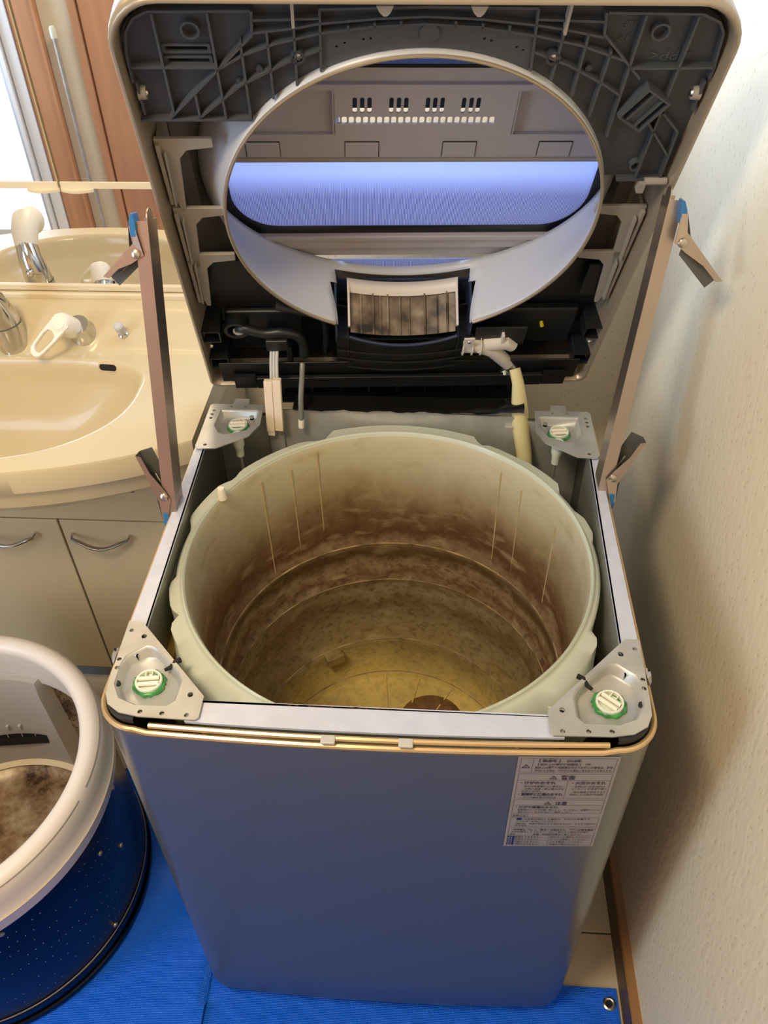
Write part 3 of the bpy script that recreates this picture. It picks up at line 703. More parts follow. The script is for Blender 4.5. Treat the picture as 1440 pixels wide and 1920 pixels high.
# little hose nipple and clamp posts on the rim
build('nipple', MB().lathe([(.0075, 0), (.0065, .006), (.006, .014), (.0045, .018)], 16, cap1=True).xf(Matrix.Translation((-.2405, .388, Tz-.002))), 'cap_cream', tub, True)
for adeg in (208, 218, 243, 296, 322): 
    a = R(adeg); r_ = skirt(a, .3)-.006
    build('boss', MB().lathe([(.0035, 0), (.0035, .003), (.0015, .004)], 12, c=(TC.x+r_*cos(a), TC.y+r_*sin(a), Tz-.018), cap1=True), 'tub_milk', tub, True)
# gusset ribs on the flared front skirt
for adeg in (222, 232, 247, 289, 300, 312, 325):
    a = R(adeg); r0 = .2725; r1 = skirt(a, .8)
    build('gusset', MB().bar((TC.x+r0*cos(a), TC.y+r0*sin(a), Tz-.085), (TC.x+r1*cos(a), TC.y+r1*sin(a), Tz-.085), .003, .066, (0, 0, 1)), 'tub_milk', tub)

# ---- warning label
lb = build('warning_label', MB().bb(.153, .259, -.0078, -.0074, .609, .8045), 'label_film', wm, off=WO, label='translucent warning label printed in Japanese')
def LM(u, v): # label coordinates in mm from its top-left corner
    x = .153+u/1000; return Matrix.Translation((x, -.0082-.0006, .8045-v/1000)) @ Euler((PI/2, 0, 0)).to_matrix().to_4x4()
lb.location = (WO[0], WO[1], WO[2])
# front panel bows, so the label follows its slope there
for v in lb.data.vertices:
    v.co.y = bulge(v.co.x, 0)-.0008+(0 if v.co.y > -.0076 else -.0003)
def on_panel(mb):
    mb.v = [(x, bulge(x, 0)-.0014, z) for x, y, z in mb.v]; return mb
ln = MB()
def rect(u0, v0, u1, v1, t=.35):
    for a, b, c, d in ((u0, v0, u1, v0+t), (u0, v1-t, u1, v1), (u0, v0, u0+t, v1), (u1-t, v0, u1, v1)): quad(ln, a, b, c, d)
def quad(mb, a, b, c, d):
    q = [(.153+a/1000, 0, .8045-b/1000), (.153+c/1000, 0, .8045-b/1000), (.153+c/1000, 0, .8045-d/1000), (.153+a/1000, 0, .8045-d/1000)]
    mb.add(q, [(0, 1, 2, 3)])
rect(3, 3, 103, 30); quad(ln, 16, 3, 16.35, 30)
rect(3, 33, 103, 84); quad(ln, 3, 46, 103, 46.35); quad(ln, 57, 46, 57.35, 84)
rect(3, 87, 103, 117); quad(ln, 3, 99, 103, 99.35)
rect(3, 119, 22, 124.5, .3)
rect(3, 126, 103, 147)
rect(3, 150, 103, 192); quad(ln, 14, 168, 14.35, 192); quad(ln, 3, 168, 103, 168.3); quad(ln, 51, 168, 51.3, 192)
for k in (174, 180, 186): quad(ln, 14, k, 103, k+.25)
def tri(cu, cv, s):
    def P(x, y): return (.153+(cu+x)/1000, 0, .8045-(cv-y)/1000)
    o_ = [(-s, -s*.8), (s, -s*.8), (0, s*.9)]; i_ = [(-s*.68, -s*.6), (s*.68, -s*.6), (0, s*.58)]
    ln.add([P(*p) for p in o_+i_], [(0, 1, 4, 3), (1, 2, 5, 4), (2, 0, 3, 5)])
    quad(ln, cu-.35, cv-s*.25, cu+.35, cv+s*.28); quad(ln, cu-.35, cv+s*.38, cu+.35, cv+s*.52)
tri(9.5, 18, 4.6); tri(41, 40, 4.4); tri(41, 93.5, 4.2)
build('label_rules', on_panel(ln), 'print_dark', lb, kind='stuff', fixn=False)
nv = MB(); quad(nv, 3, 170, 13, 192)
build('code_block', on_panel(nv), 'print_navy', lb, fixn=False)
nv = MB(); quad(nv, 10, 127.5, 16, 132)
build('lamp_mark', on_panel(nv), 'print_navy', lb, fixn=False)
TX = [(19, 9.5, 6, '【 製造年 】  2018年', .12), (19, 16, 4.6, '【 設計上の標準使用期間 】  7年', .06), (19, 22, 4.5, '設計上の標準使用期間を超えてお使いの場合は、経年', .08), (19, 28, 4.5, '劣化による発火・けがなどの事故に至るおそれがあります。', .04),
      (49, 43.5, 9, '警告', .2), (5, 53.5, 6.6, '・けがのおそれ', .18), (8, 60, 4.6, '・脱水中洗濯槽の上に乗せない', .02), (8, 65.5, 4.6, '・子供に洗濯・脱水槽の中を', .02), (9, 70.5, 4.6, 'のぞかせない', .02),
      (5, 77.5, 6.4, '・漏電時に感電のおそれ', .18), (8, 83, 4.3, '・アース線を取り付ける', .02), (60, 53.5, 6.4, '・火災のおそれ', .14), (62, 60, 4.3, '・定格15A 交流100Vの', .02), (62, 65, 4.3, 'コンセントを単独で使う', .02), (62, 71.5, 4.3, '・他の器具と併用すると', .02), (62, 77, 4.3, '発熱による発火の原因', .02),
      (49, 97, 8, '注意', .14), (5, 105, 5.6, '・けがや損傷のおそれ', .12), (9, 110.5, 4.4, '取扱物のコートや衣類、敷ふとん、サーサなど、浴槽用マットは', .02), (9, 115.5, 4.4, '洗わない・すすがない・脱水しない', .02),
      (4.5, 123.5, 4.4, 'お知らせ', .02), (18, 131.5, 4.4, 'の文字が点灯した場合は、お手入れ時期です', .05), (9, 136.5, 4.2, 'フィルターを洗ってください', .02), (7, 142, 4.3, '・給水は、洗濯の時短などを表示するため、すすぎや脱水の', .02), (9, 146.2, 4.0, 'あります', .02),
      (5, 156.5, 5, '・操作時に「C」と「数字」が表示され、ブザーが鳴る場合', .1), (6, 161.5, 4.2, '次の処置をしてください。正しく直らない場合は点検を', .02), (5, 167, 4, '表示', .02), (32, 167, 4.2, '処置（取扱説明書をご覧ください）', .04),
      (15, 173, 4.2, '給水できません。', .02), (15, 179, 4.2, '排水できません', .02), (15, 185, 4.2, '脱水できません。', .02), (15, 191, 4.2, '動作できません。', .02), (53, 173, 4.2, '給水せんを確認してください', .02), (53, 179, 4.2, 'ホースを確認してください', .02), (53, 185, 4.2, 'ふたを確認してください', .02), (53, 191, 4.2, '衣類を片寄らないよう', .02)]
tm = MB()
for u, v, sz, s_, off_ in TX:
    q = text_mb(s_, sz/1000, LM(u, v), offset=off_/1000, sx=.86)
    x0 = .153+u/1000; mxw = (.153+((55 if v < 84 and u < 50 and v > 50 else 50 if v > 170 and u < 50 else 101)/1000))-x0
    wd_ = max(p[0] for p in q.v)-x0
    if wd_ > mxw: q.v = [(x0+(p[0]-x0)*mxw/wd_, p[1], p[2]) for p in q.v]
    tm.add(q.v, q.f)
build('label_text', on_panel(tm), 'print_dark', lb, kind='stuff', fixn=False, label='rows of Japanese warning text')
tm = MB()
for u, v, s_ in ((3.6, 175, 'C1 1'), (3.6, 180.5, 'C1 2'), (3.6, 186, 'C1 3'), (3.6, 191, 'C1 4')):
    q = text_mb(s_, .0048, LM(u, v)); tm.add(q.v, q.f)
for i, q in enumerate(tm.v): pass
tm.v = [(x, bulge(x, 0)-.0018, z) for x, y, z in tm.v]
build('code_text', tm, 'print_white', lb, kind='stuff', fixn=False)

# ================================================================ TOP COVER (tilted open)
P0 = Vector((0, .645, .832)); RE = Euler((.43326, .02754, .10352)); MR = RE.to_matrix()
tcv = thing('top_cover', 'grey washing machine top cover tilted open with large round opening', 'appliance cover', tuple(P0), tuple(RE))
def tb(name, mb, m, smooth=False, parent=None, **k): return build(name, mb, m, parent or tcv, smooth, **k)
def toL(p): return MR.transposed() @ (Vector(p)-P0)
def srect(ins_, w_, dv=0): return [(u, w_, v) for u, v in rrect(-.3025+ins_, .3025-ins_, -.004+ins_+dv, .640-ins_, [.012, .012, .052, .052], 8)]
shell = MB().loft([srect(.013, .060), srect(.007, .012), srect(.006, .003), srect(.0045, .0), srect(.002, .0), srect(.0006, .002), srect(0, .008), srect(.001, .035), srect(.008, .062), srect(.022, .074)])
tb('cover_shell', shell, 'shell_rim', True, ang=60)
tb('inner_wall', MB().loft([srect(.0125, .0595), srect(.0068, .0135)]), 'shell_grey', True)
# back sheet, from the shell to the door opening
def rayrect(a, ins_):
    c, s = cos(a), sin(a); x0, x1, y0, y1 = -.3025+ins_, .3025-ins_, -.004+ins_-.35, .634-ins_-.35
    t = min((x1/c if c > 1e-6 else x0/c if c < -1e-6 else 9), (y1/s if s > 1e-6 else y0/s if s < -1e-6 else 9)); return (t*c, .35+t*s)
def ell(a, ru, rv): return (ru*cos(a), .35+rv*sin(a))
NA = 96; AN = [2*PI*k/NA for k in range(NA)]
def lpe(f, w_): return [(f(a)[0], w_, f(a)[1]) for a in AN]
tb('back_sheet', MB().loft([lpe(lambda a: rayrect(a, .020), .070), lpe(lambda a: rayrect(a, .035), .076), lpe(lambda a: ell(a, .2625, .238 if sin(a) > 0 else .193), .0975), lpe(lambda a: ell(a, .2625, .238 if sin(a) > 0 else .193), .0995), lpe(lambda a: rayrect(a, .035), .080), lpe(lambda a: rayrect(a, .020), .074)]), 'shell_grey', True)
# round opening ring (funnel), notched for the lint box
def ringp(a, t):
    ru = .2265+(.262-.2265)*sm(t)*1.0; rv = .2265+(.19-.2265)*t if sin(a) < 0 else .2265+(.235-.2265)*t
    return (ru*cos(a), .010+.092*t, .35+rv*sin(a))
rg = MB(); NR = 144; TT = [0, .08, .2, .35, .5, .65, .8, .86, .93, 1]
idx = {}
for i, t in enumerate(TT):
    for j in range(NR): idx[i, j] = len(rg.v); rg.v.append(ringp(2*PI*j/NR, t))
for i in range(len(TT)-1):
    for j in range(NR):
        k = (j+1) % NR; u_, _, v_ = ringp(2*PI*(j+.5)/NR, TT[i])
        if abs(u_) < .100 and v_ < .25 and TT[i+1] < .87: continue
        rg.f.append((idx[i, j], idx[i, k], idx[i+1, k], idx[i+1, j]))
ring = tb('opening_ring', rg, 'ring_grey', True, ang=180, label='pale grey funnel ring around the round opening')
so = ring.modifiers.new('s', 'SOLIDIFY'); so.thickness = .0022; so.offset = 1
ja = R(298); jb = R(242)
lip = [(.2265*cos(a), .0095, .35+.2265*sin(a)) for a in [ja+(2*PI-(ja-jb))*k/120 for k in range(121)]]
aa = math.asin(.1/.2265); a_s = -PI/2+aa; a_e = 1.5*PI-aa
lip = [(.2268*cos(a), .0095, .35+.2268*sin(a)) for a in [a_s+(a_e-a_s)*k/140 for k in range(141)]]
build('ring_lip', MB().tube(lip, .0022, 8), 'shell_rim', ring, True)

# dark ribbed plate (underside of the control panel)
arcp = [(.229*cos(a), .35+.229*sin(a)) for a in [R(16)+(R(139.6)-R(16))*k/48 for k in range(49)]]
outl = [(.284, .413)] + [(.297, .43), (.297, .512), (.289, .512), (.289, .542), (.297, .543), (.297, .570)] + [(.2450+.052*cos(a), .570+.052*sin(a)) for a in [PI/2*k/8 for k in range(1, 9)]] + \
       [(-.245-.052*sin(a), .570+.052*cos(a)) for a in [PI/2*k/8 for k in range(0, 8)]] + [(-.297, .570), (-.297, .543), (-.287, .54), (-.288, .506), (-.297, .509), (-.297, .498)] + list(reversed(arcp))
slots = [[(-.254, .574), (-.213, .574), (-.213, .579), (-.254, .579)], [(-.254, .561), (-.213, .561), (-.213, .566), (-.254, .566)]]
pk = tb('control_plate', plate(outl, slots, .0215, .004, ax=1), 'dark_plastic')
RIBS = [[(-0.258, 0.616), (-0.259, 0.504)], [(-0.207, 0.617), (-0.206, 0.5)], [(-0.291, 0.56), (-0.207, 0.56)], [(-0.168, 0.595), (-0.264, 0.5)], [(-0.166, 0.619), (-0.168, 0.595)], [(-0.292, 0.543), (-0.291, 0.574), (-0.286, 0.597), (-0.276, 0.611), (-0.262, 0.618), (-0.167, 0.619)], [(-0.18, 0.588), (-0.18, 0.498)], [(-0.154, 0.598), (-0.154, 0.524)], [(-0.128, 0.602), (-0.129, 0.54)], [(-0.103, 0.621), (-0.104, 0.556)], [(-0.206, 0.558), (-0.179, 0.574), (-0.147, 0.586), (-0.104, 0.597)], [(-0.168, 0.597), (-0.128, 0.602), (-0.103, 0.607)], [(-0.234, 0.5), (-0.186, 0.54), (-0.135, 0.567), (-0.103, 0.58)], [(-0.233, 0.529), (-0.233, 0.5)], [(0.101, 0.623), (0.106, 0.557)], [(0.131, 0.602), (0.129, 0.546)], [(0.155, 0.597), (0.155, 0.527)], [(0.182, 0.579), (0.18, 0.502)], [(0.205, 0.617), (0.206, 0.475)], [(0.256, 0.616), (0.256, 0.419)], [(0.207, 0.56), (0.292, 0.561)], [(0.17, 0.597), (0.22, 0.548)], [(0.259, 0.506), (0.283, 0.482)], [(0.166, 0.619), (0.17, 0.597)], [(0.168, 0.619), (0.259, 0.618), (0.278, 0.61), (0.286, 0.599), (0.292, 0.56), (0.292, 0.548)], [(0.104, 0.606), (0.13, 0.602), (0.17, 0.594)], [(0.106, 0.595), (0.151, 0.585), (0.197, 0.569)], [(0.105, 0.578), (0.142, 0.564), (0.182, 0.543), (0.206, 0.528)], [(0.283, 0.482), (0.286, 0.413)], [(0.246, 0.494), (0.284, 0.448)], [(0.235, 0.413), (0.292, 0.413)], [(-0.104, 0.597), (-0.053, 0.604), (-0.003, 0.607), (0.048, 0.604), (0.106, 0.595)], [(-0.103, 0.607), (-0.05, .612), (-0.003, 0.6145), (.05, .612), (0.104, 0.606)], [(-0.103, 0.621), (-0.004, 0.624), (0.101, 0.623)], [(-0.167, 0.61), (-0.103, 0.612)], [(0.103, 0.612), (0.168, 0.61)], [(-0.077, 0.605), (-0.076, 0.597)], [(-0.052, 0.608), (-0.051, 0.601)], [(-0.027, 0.61), (-0.026, 0.604)], [(0.025, 0.61), (0.025, 0.604)], [(0.051, 0.608), (0.051, 0.601)], [(0.077, 0.606), (0.077, 0.598)],
        [(-.297, .498), (-.178, .498)], [(-.289, .505), (-.289, .543)], [(.289, .510), (.289, .545)]]
for r in RIBS:
    mb = MB()
    for a, b in zip(r, r[1:]): mb.bar((a[0], .013, a[1]), (b[0], .013, b[1]), .0024, .0085)
    build('rib', mb, 'dark_rib', pk)
# smooth arc panel over the opening
bando = [(.231*cos(a), .35+.231*sin(a)) for a in [R(63.3)+R(53.4)*k/24 for k in range(25)]]
bandt = [(-.104, .5965), (-.053, .6035), (-.003, .6065), (.048, .6035), (.104, .5965)]
dots = [(-.062, .589), (-.055, .590), (.055, .590), (.062, .588), (-.088, .581), (.088, .581), (-.08, .585), (.095, .578)]
build('arc_panel', plate(bando+bandt, [circ(a, b, .0014, 8) for a, b in dots], .0165, .003, ax=1), 'dark_rib', pk)
def cyl(u, v, r, w0, w1, seg=24, cap=True): return MB().loft([[(a, w0, b) for a, b in circ(u, v, r, seg)], [(a, w1, b) for a, b in circ(u, v, r, seg)]], True, cap, cap)
def ringb(u, v, r0, r1, w0, w1, seg=28):
    return MB().loft([[(a, w1, b) for a, b in circ(u, v, r1, seg)], [(a, w0, b) for a, b in circ(u, v, r1, seg)], [(a, w0, b) for a, b in circ(u, v, r0, seg)], [(a, w1, b) for a, b in circ(u, v, r0, seg)]])
for u_, v_, ro_ in ((-.226, .598, .0092), (.225, .598, .0092), (.2525, .432, .0075)):
    build('boss', ringb(u_, v_, ro_-.0022, ro_, .015, .0215), 'dark_rib', pk, True)
build('boss', cyl(.001, .597, .0095, .014, .02), 'dark_rib', pk, True)
for u_ in (-.126, .126):
    build('screw_boss', ringb(u_, .571, .0048, .0075, .013, .0215), 'dark_plastic', pk, True)
    sc_ = build('screw', MB().loft([[(a, .017, b) for a, b in circ(u_, .571, .0046, 16)], [(a, .0145, b) for a, b in circ(u_, .571, .0036, 16)], [(a, .0135, b) for a, b in circ(u_, .571, .0015, 16)]], True, False, True), 'screw', pk, True, label='steel cross-head screw')
    build('screw_slot', MB().box((u_, .0134, .571), (.0040, .0006, .0008), (0, R(40), 0)).box((u_, .0134, .571), (.0008, .0006, .0040), (0, R(40), 0)), 'hole_dark', sc_)
for u_, v_ in ((-.165, .556), (-.187, .541), (.165, .558)):
    build('pin', cyl(u_, v_, .0035, .016, .0215, 12), 'dark_plastic', pk, True)
# slots frames
for v_ in (.5765, .5635):
    fr2 = MB().loft([[(u, .019, v) for u, v in rrect(-.257, -.210, v_-.005, v_+.005, .001, 1)], [(u, .022, v) for u, v in rrect(-.257, -.210, v_-.005, v_+.005, .001, 1)]])
    fr2.loft([[(u, .019, v) for u, v in rrect(-.257, -.210, v_-.005, v_+.005, .001, 1)], [(u, .019, v) for u, v in rrect(-.254, -.213, v_-.0025, v_+.0025, .001, 1)], [(u, .026, v) for u, v in rrect(-.254, -.213, v_-.0025, v_+.0025, .001, 1)]])
    build('slot_frame', fr2, 'dark_rib', pk)
# rotated twin-slot socket
SM = Matrix.Translation((.234, .012, .515)) @ Euler((0, R(33), 0)).to_matrix().to_4x4()
sk = MB()
def frame2(x0, x1, z0, z1, t, w0, w1):
    sk.bb(x0, x1, w0, w1, z0, z0+t).bb(x0, x1, w0, w1, z1-t, z1).bb(x0, x0+t, w0, w1, z0+t, z1-t).bb(x1-t, x1, w0, w1, z0+t, z1-t)
frame2(-.017, .017, -.021, .021, .0022, -.006, .012)
sk.bb(-.0075, -.0055, -.005, .012, -.019, .019).bb(.0065, .0085, -.005, .012, -.019, .019).bb(-.0055, .0065, -.001, .012, -.019, .019)
build('twin_socket', sk.xf(SM), 'dark_rib', pk)
build('socket_shadow_floor', MB().bb(-.015, .015, .009, .0118, -.019, .019).xf(SM), 'hole_dark', pk)
# embossed recycling mark, turned upside down as it sits
TM = Matrix.Translation((.262, .0272, .5765)) @ Euler((0, PI, 0)).to_matrix().to_4x4() @ Euler((-PI/2, 0, 0)).to_matrix().to_4x4()
em = text_mb('>PP<', .017, Matrix.Identity(4), extr=.0006, sx=1.15)
em.v = [(.266-x, .0212+z, .5755-y) for x, y, z in em.v]
build('moulded_mark', em, 'dark_rib', pk, fixn=False)
em = text_mb('3LP', .011, Matrix.Identity(4), extr=.0005); em.v = [(.203-x, .0212+z, .606-y) for x, y, z in em.v]; build('moulded_mark', em, 'dark_rib', pk, fixn=False)
em = text_mb('18', .011, Matrix.Identity(4), extr=.0005); em.v = [(.198-x, .0212+z, .592-y) for x, y, z in em.v]; build('moulded_mark', em, 'dark_rib', pk, fixn=False)
# front-edge small catches
for u_, v0_, v1_ in ((-.128, .606, .633), (.130, .600, .633)): tb('catch_strip', MB().bar((u_, .008, v0_), (u_, .008, v1_), .0028, .01), 'clip_grey')
for u_ in (-.043, .044): tb('catch', MB().prism([(u_-.008, .631), (u_+.008, .631), (u_+.005, .624), (u_+.002, .621), (u_-.001, .621), (u_-.005, .625)], .004, .010, ax=1), 'clip_grey')
for s in (-1, 1):
    b_ = tb('side_boss', MB().lathe([(.008, 0), (.007, .008)], 16, cap1=True).xf(Matrix.Translation((s*.291, .02, .527)) @ Euler((0, -s*PI/2, 0)).to_matrix().to_4x4()), 'clip_grey', True)
    build('screw', MB().lathe([(.0045, .008), (.003, .010)], 12, cap0=True, cap1=True).xf(Matrix.Translation((s*.291, .02, .527)) @ Euler((0, -s*PI/2, 0)).to_matrix().to_4x4()), 'screw', b_, True)
tb('latch_pin', MB().tube([(.268, .012, .413), (.294, .012, .413)], .0045, 8).bb(.262, .27, .008, .018, .398, .412), 'clip_grey', True)

# side brackets (three on each side)
hook = [(-.292, 0), (-.292, -.095), (-.283, -.095), (-.281, -.107), (-.2755, -.107), (-.268, -.028), (-.258, -.016), (-.228, -.012), (-.228, 0)]
for k, v_ in enumerate((.462, .358, .276)):
    for s in (-1, 1):
        if s > 0 and k == 0: continue
        pts = [(s*-1*u, v_+dv) for u, dv in hook] if s > 0 else [(u, v_+dv) for u, dv in hook]
        h_ = tb('side_hook', MB().prism(pts, .026, .031, ax=1).bb(s*.2905, s*.2855, .02, .058, v_-.092, v_-.004), 'clip_grey', bevel=.0008)
        build('hook_rib', MB().bar((s*.281, .018, v_-.015), (s*.284, .018, v_-.092), .002, .01), 'clip_grey', h_)

# lower black electrics housing
tb('rear_housing', plate([(-.288, .004), (.288, .004), (.288, .235)]+[(.252*cos(a), .35+.232*sin(a)) for a in [R(-30-2*k) for k in range(0, 61)]]+[(-.288, .235)], [], .050, .003, ax=1), 'black_plastic')
tb('lower_back', MB().bb(-.287, .287, .046, .0495, .004, .10), 'black_plastic')
tb('lower_ledge', MB().bb(-.245, .245, .006, .052, .001, .006), 'black_mid')
tb('housing_panel', MB().bb(-.262, -.150, .040, .050, .045, .135), 'black_mid', bevel=.003)
tb('housing_panel', MB().bb(.128, .262, .036, .050, .060, .140), 'black_mid', bevel=.003)
tb('cover_flap', MB().bb(.108, .185, .012, .016, .085, .128), 'black_mid', bevel=.001)
tb('side_plate', MB().bb(.252, .287, .034, .038, .175, .240), 'black_mid', bevel=.001)
tb('front_wall', MB().bb(-.282, .282, .006, .009, .0, .052), 'black_plastic', bevel=.001)
tb('bottom_cover_strip', MB().bb(-.2275, .2275, -.003, .004, -.006, .022), 'black_plastic', bevel=.001)
for u_, v_ in ((-.283, .118), (-.280, .050), (.285, .118), (.283, .050)):
    sg = 1 if u_ > 0 else -1
    q0 = rrect(u_-.014, u_+.014, v_-.013, v_+.013, .002, 2); q1 = rrect(u_-.012, u_+.012, v_-.011, v_+.011, .0015, 2)
    bx_ = tb('square_socket', MB().loft([[(a, .05, b) for a, b in q0], [(a, .008, b) for a, b in q0], [(a, .008, b) for a, b in q1], [(a, .05, b) for a, b in q1]]), 'black_mid')
for s in (-1, 1):
    tb('screw', MB().lathe([(.0035, 0), (.002, .002)], 12, cap0=True, cap1=True).xf(Matrix.Translation((s*.287, .012, .091)) @ Euler((PI/2, 0, 0)).to_matrix().to_4x4()), 'screw', True)
    tb('screw', MB().lathe([(.0045, 0), (.003, .002)], 12, cap0=True, cap1=True).xf(Matrix.Translation((s*.246, .0058, .016)) @ Euler((PI/2, 0, 0)).to_matrix().to_4x4()), 'screw', True)
tb('tab_plate', MB().bb(-.262, -.228, -.003, .003, -.004, .028), 'black_plastic')
tb('tab_plate', MB().bb(.228, .265, -.003, .003, -.004, .028), 'black_plastic')
# hinge strip hanging below the cover
hs = tb('hinge_strip', MB().prism([(-.242, -.002), (.246, -.002), (.246, -.036), (.225, -.040), (.208, -.076), (-.200, -.076), (-.210, -.040), (-.242, -.036)], .030, .034, ax=1), 'black_plastic')
for k in range(9):
    u_ = -.19+k*.047
    build('web', MB().bb(u_-.001, u_+.001, .018, .030, -.056, -.006), 'black_mid', hs)
build('bottom_lip', MB().bb(-.208, .208, .012, .034, -.076, -.072), 'black_mid', hs)
build('top_lip', MB().bb(-.24, .24, .004, .034, -.004, -.001), 'black_mid', hs)
# glossy black film curling over the back edge of the body
fm = MB(); n = 40
lps = []
for k in range(n+1):
    x = -.165+.36*k/n; wv_ = .0022*sin(k*.9)+.0015*sin(k*2.3); up_ = .016*max(0, (k-34)/6)
    lps.append([tuple(toL(q)) for q in [(x, .575, .826+wv_*.6+up_*.3-.002), (x, .580, .826+wv_*.6+up_*.6), (x, .590, .826+up_*.6), (x, .61, .829)]])
fm.loft(lps, False)
tb('plastic_film', fm, 'film_black', True, ang=180, label='glossy black plastic film along the back edge')

# ---- lint box in the ring notch
SP = [(.010, .10), (.010, .146), (.086, .168), (.086, .10)]
lx = tb('lint_box', MB().prism(SP, -.1005, -.0975, ax=0).prism(SP, .0975, .1005, ax=0).bb(-.1005, .1005, .084, .087, .11, .151), 'navy_plastic', label='dark navy lint box frame')
build('box_floor', MB().bb(-.10, .10, .012, .086, .098, .101), 'black_plastic', lx)
def cpt(u_, w_): return .1245+(w_-.012)*.42-.012*(1-(u_/.085)**2)
ct = MB(); rows = []
for i in range(9):
    w_ = .014+.060*i/8
    rows.append([(-.078+.156*j/24, w_, cpt(-.078+.156*j/24, w_)-.004) for j in range(25)])
ct.loft(rows, False)
build('lint_filter', ct, 'grime', lx, True, label='grimy translucent filter tray', ang=180)
for u_, hh in ((-.062, .004), (-.044, .006), (-.033, .003), (-.022, .006), (-.004, .005), (.010, .004), (.033, .0065), (.052, .003), (.066, .006)):
    build('tray_rib', MB().bar((u_, .014, cpt(u_, .014)-.005), (u_, .070, cpt(u_, .070)-.005), .0022, hh, (0, -.4, .9)), 'grime', lx)
tp_ = MB().loft([[(-.082+.164*j/20, .066, cpt(-.082+.164*j/20, .066)-.000) for j in range(21)], [(-.082+.164*j/20, .070, cpt(-.082+.164*j/20, .070)+.004) for j in range(21)], [(-.082+.164*j/20, .082, cpt(-.082+.164*j/20, .082)+.006) for j in range(21)], [(-.082+.164*j/20, .082, cpt(-.082+.164*j/20, .082)-.002) for j in range(21)]], False)
build('tray_top_bar', tp_, 'white_fitting', lx, True, label='whitish scummed top bar of the tray', ang=180)
for u_ in (-.080, .080): build('tray_side', MB().bar((u_, .020, cpt(u_, .02)-.004), (u_, .080, cpt(u_, .08)-.004), .003, .010, (0, -.4, .9)), 'white_fitting', lx)
# bowed front wall of the housing under the lint box
def fwp(u_): return .004-.010*(1-(u_/.085)**2)
fa = [(-.080+.160*j/24) for j in range(25)]
fw_ = MB().loft([[(u_, fwp(u_)+.006, .1195-.010*(1-(u_/.08)**2)) for u_ in fa], [(u_, fwp(u_), .119-.010*(1-(u_/.08)**2)) for u_ in fa], [(u_, fwp(u_)+.004, .07) for u_ in fa], [(u_, fwp(u_)*.5+.008, .022) for u_ in fa], [(u_, .05, .022) for u_ in fa]], False)
bk = tb('filter_housing', fw_, 'black_plastic', True, ang=60)
build('blue_lit_edge', MB().tube([(u_, fwp(u_)+.002, .120-.010*(1-(u_/.08)**2)) for u_ in fa], .0022, 8), 'navy_plastic', bk, True, label='bowed front edge, navy for the blue light on it')  # blue light on the black basket edge put into its colour
for v_ in (.085, .063, .040):
    build('rib', MB().tube([(u_, fwp(u_)*.8+(.119-v_)*.06-.001, v_) for u_ in [-.097]+fa+[.092]], .0014, 6), 'black_mid', bk, True)
for u_ in (-.082, .082, .096, -.097):
    build('rib', MB().bar((u_, .002 if abs(u_) < .09 else .008, .118), (u_, .008, .024), .0022, .016), 'black_mid', bk)
for s in (-1, 1): build('cheek', MB().bb(s*.080, s*.099, .008, .05, .026, .112), 'black_plastic', bk)

# ---- water fitting, clamp, hose
wf = tb('drain_elbow', MB().tube([(.096, .012, .088), (.118, .012, .086), (.132, .012, .080)], [.0125, .0125, .0125], 20), 'white_fitting', True, label='white ribbed plastic elbow')
build('branch', MB().tube([(.118, .012, .088), (.140, .012, .074), (.160, .010, .050), (.172, .008, .034)], [.014, .0125, .011, .0085], 20), 'white_fitting', wf, True)
build('end_stub', MB().tube([(.124, .013, .088), (.158, .014, .092), (.170, .014, .080)], [.013, .013, .010], 20), 'white_fitting', wf, True)
build('mount_tab', MB().bb(.091, .107, .000, .003, .082, .118), 'white_fitting', wf, bevel=.0006)
build('mount_tab', MB().bb(.148, .152, .004, .02, .09, .118), 'white_fitting', wf, bevel=.0006)
for u_ in (.092, .106, .119): build('flange_rib', MB().lathe([(.0125, -.0006), (.0165, -.0006), (.0165, .0006), (.0125, .0006)], 24).xf(Matrix.Translation((u_, .012, .087)) @ Euler((0, PI/2, 0)).to_matrix().to_4x4()), 'white_fitting', wf, True)
build('screw', MB().lathe([(.003, 0), (.002, .0015)], 12, cap1=True).xf(Matrix.Translation((.099, .0, .110)) @ Euler((PI/2, 0, 0)).to_matrix().to_4x4()), 'screw', wf, True)
cl_ = tb('hose_clamp', MB().tube([(.170, .008, .037), (.181, .005, .022)], [.0098, .0102], 20), 'screw', True, label='shiny steel hose clamp')
build('clamp_screw', MB().box((.166, .002, .018), (.008, .008, .010), (0, R(40), 0)), 'cap_white', cl_, bevel=.001)
hp = [toL(q) for q in [(.178, .617, .880), (.184, .606, .862), (.188, .598, .835), (.191, .590, .808), (.195, .575, .785), (.200, .560, .760), (.203, .548, .735)]]
tb('drain_hose', MB().tube(hp, [.0088, .0095, .0125, .0150, .0135, .0125, .0125], 20, flat=.75), 'hose_cream', True, label='soft cream rubber hose')
for (u_, v_) in ((.209, .118), (.163, .090)): tb('yellow_tip', MB().tube([(u_, .030, v_), (u_, .022, v_)], .0028, 8), 'yellow_tip', True)
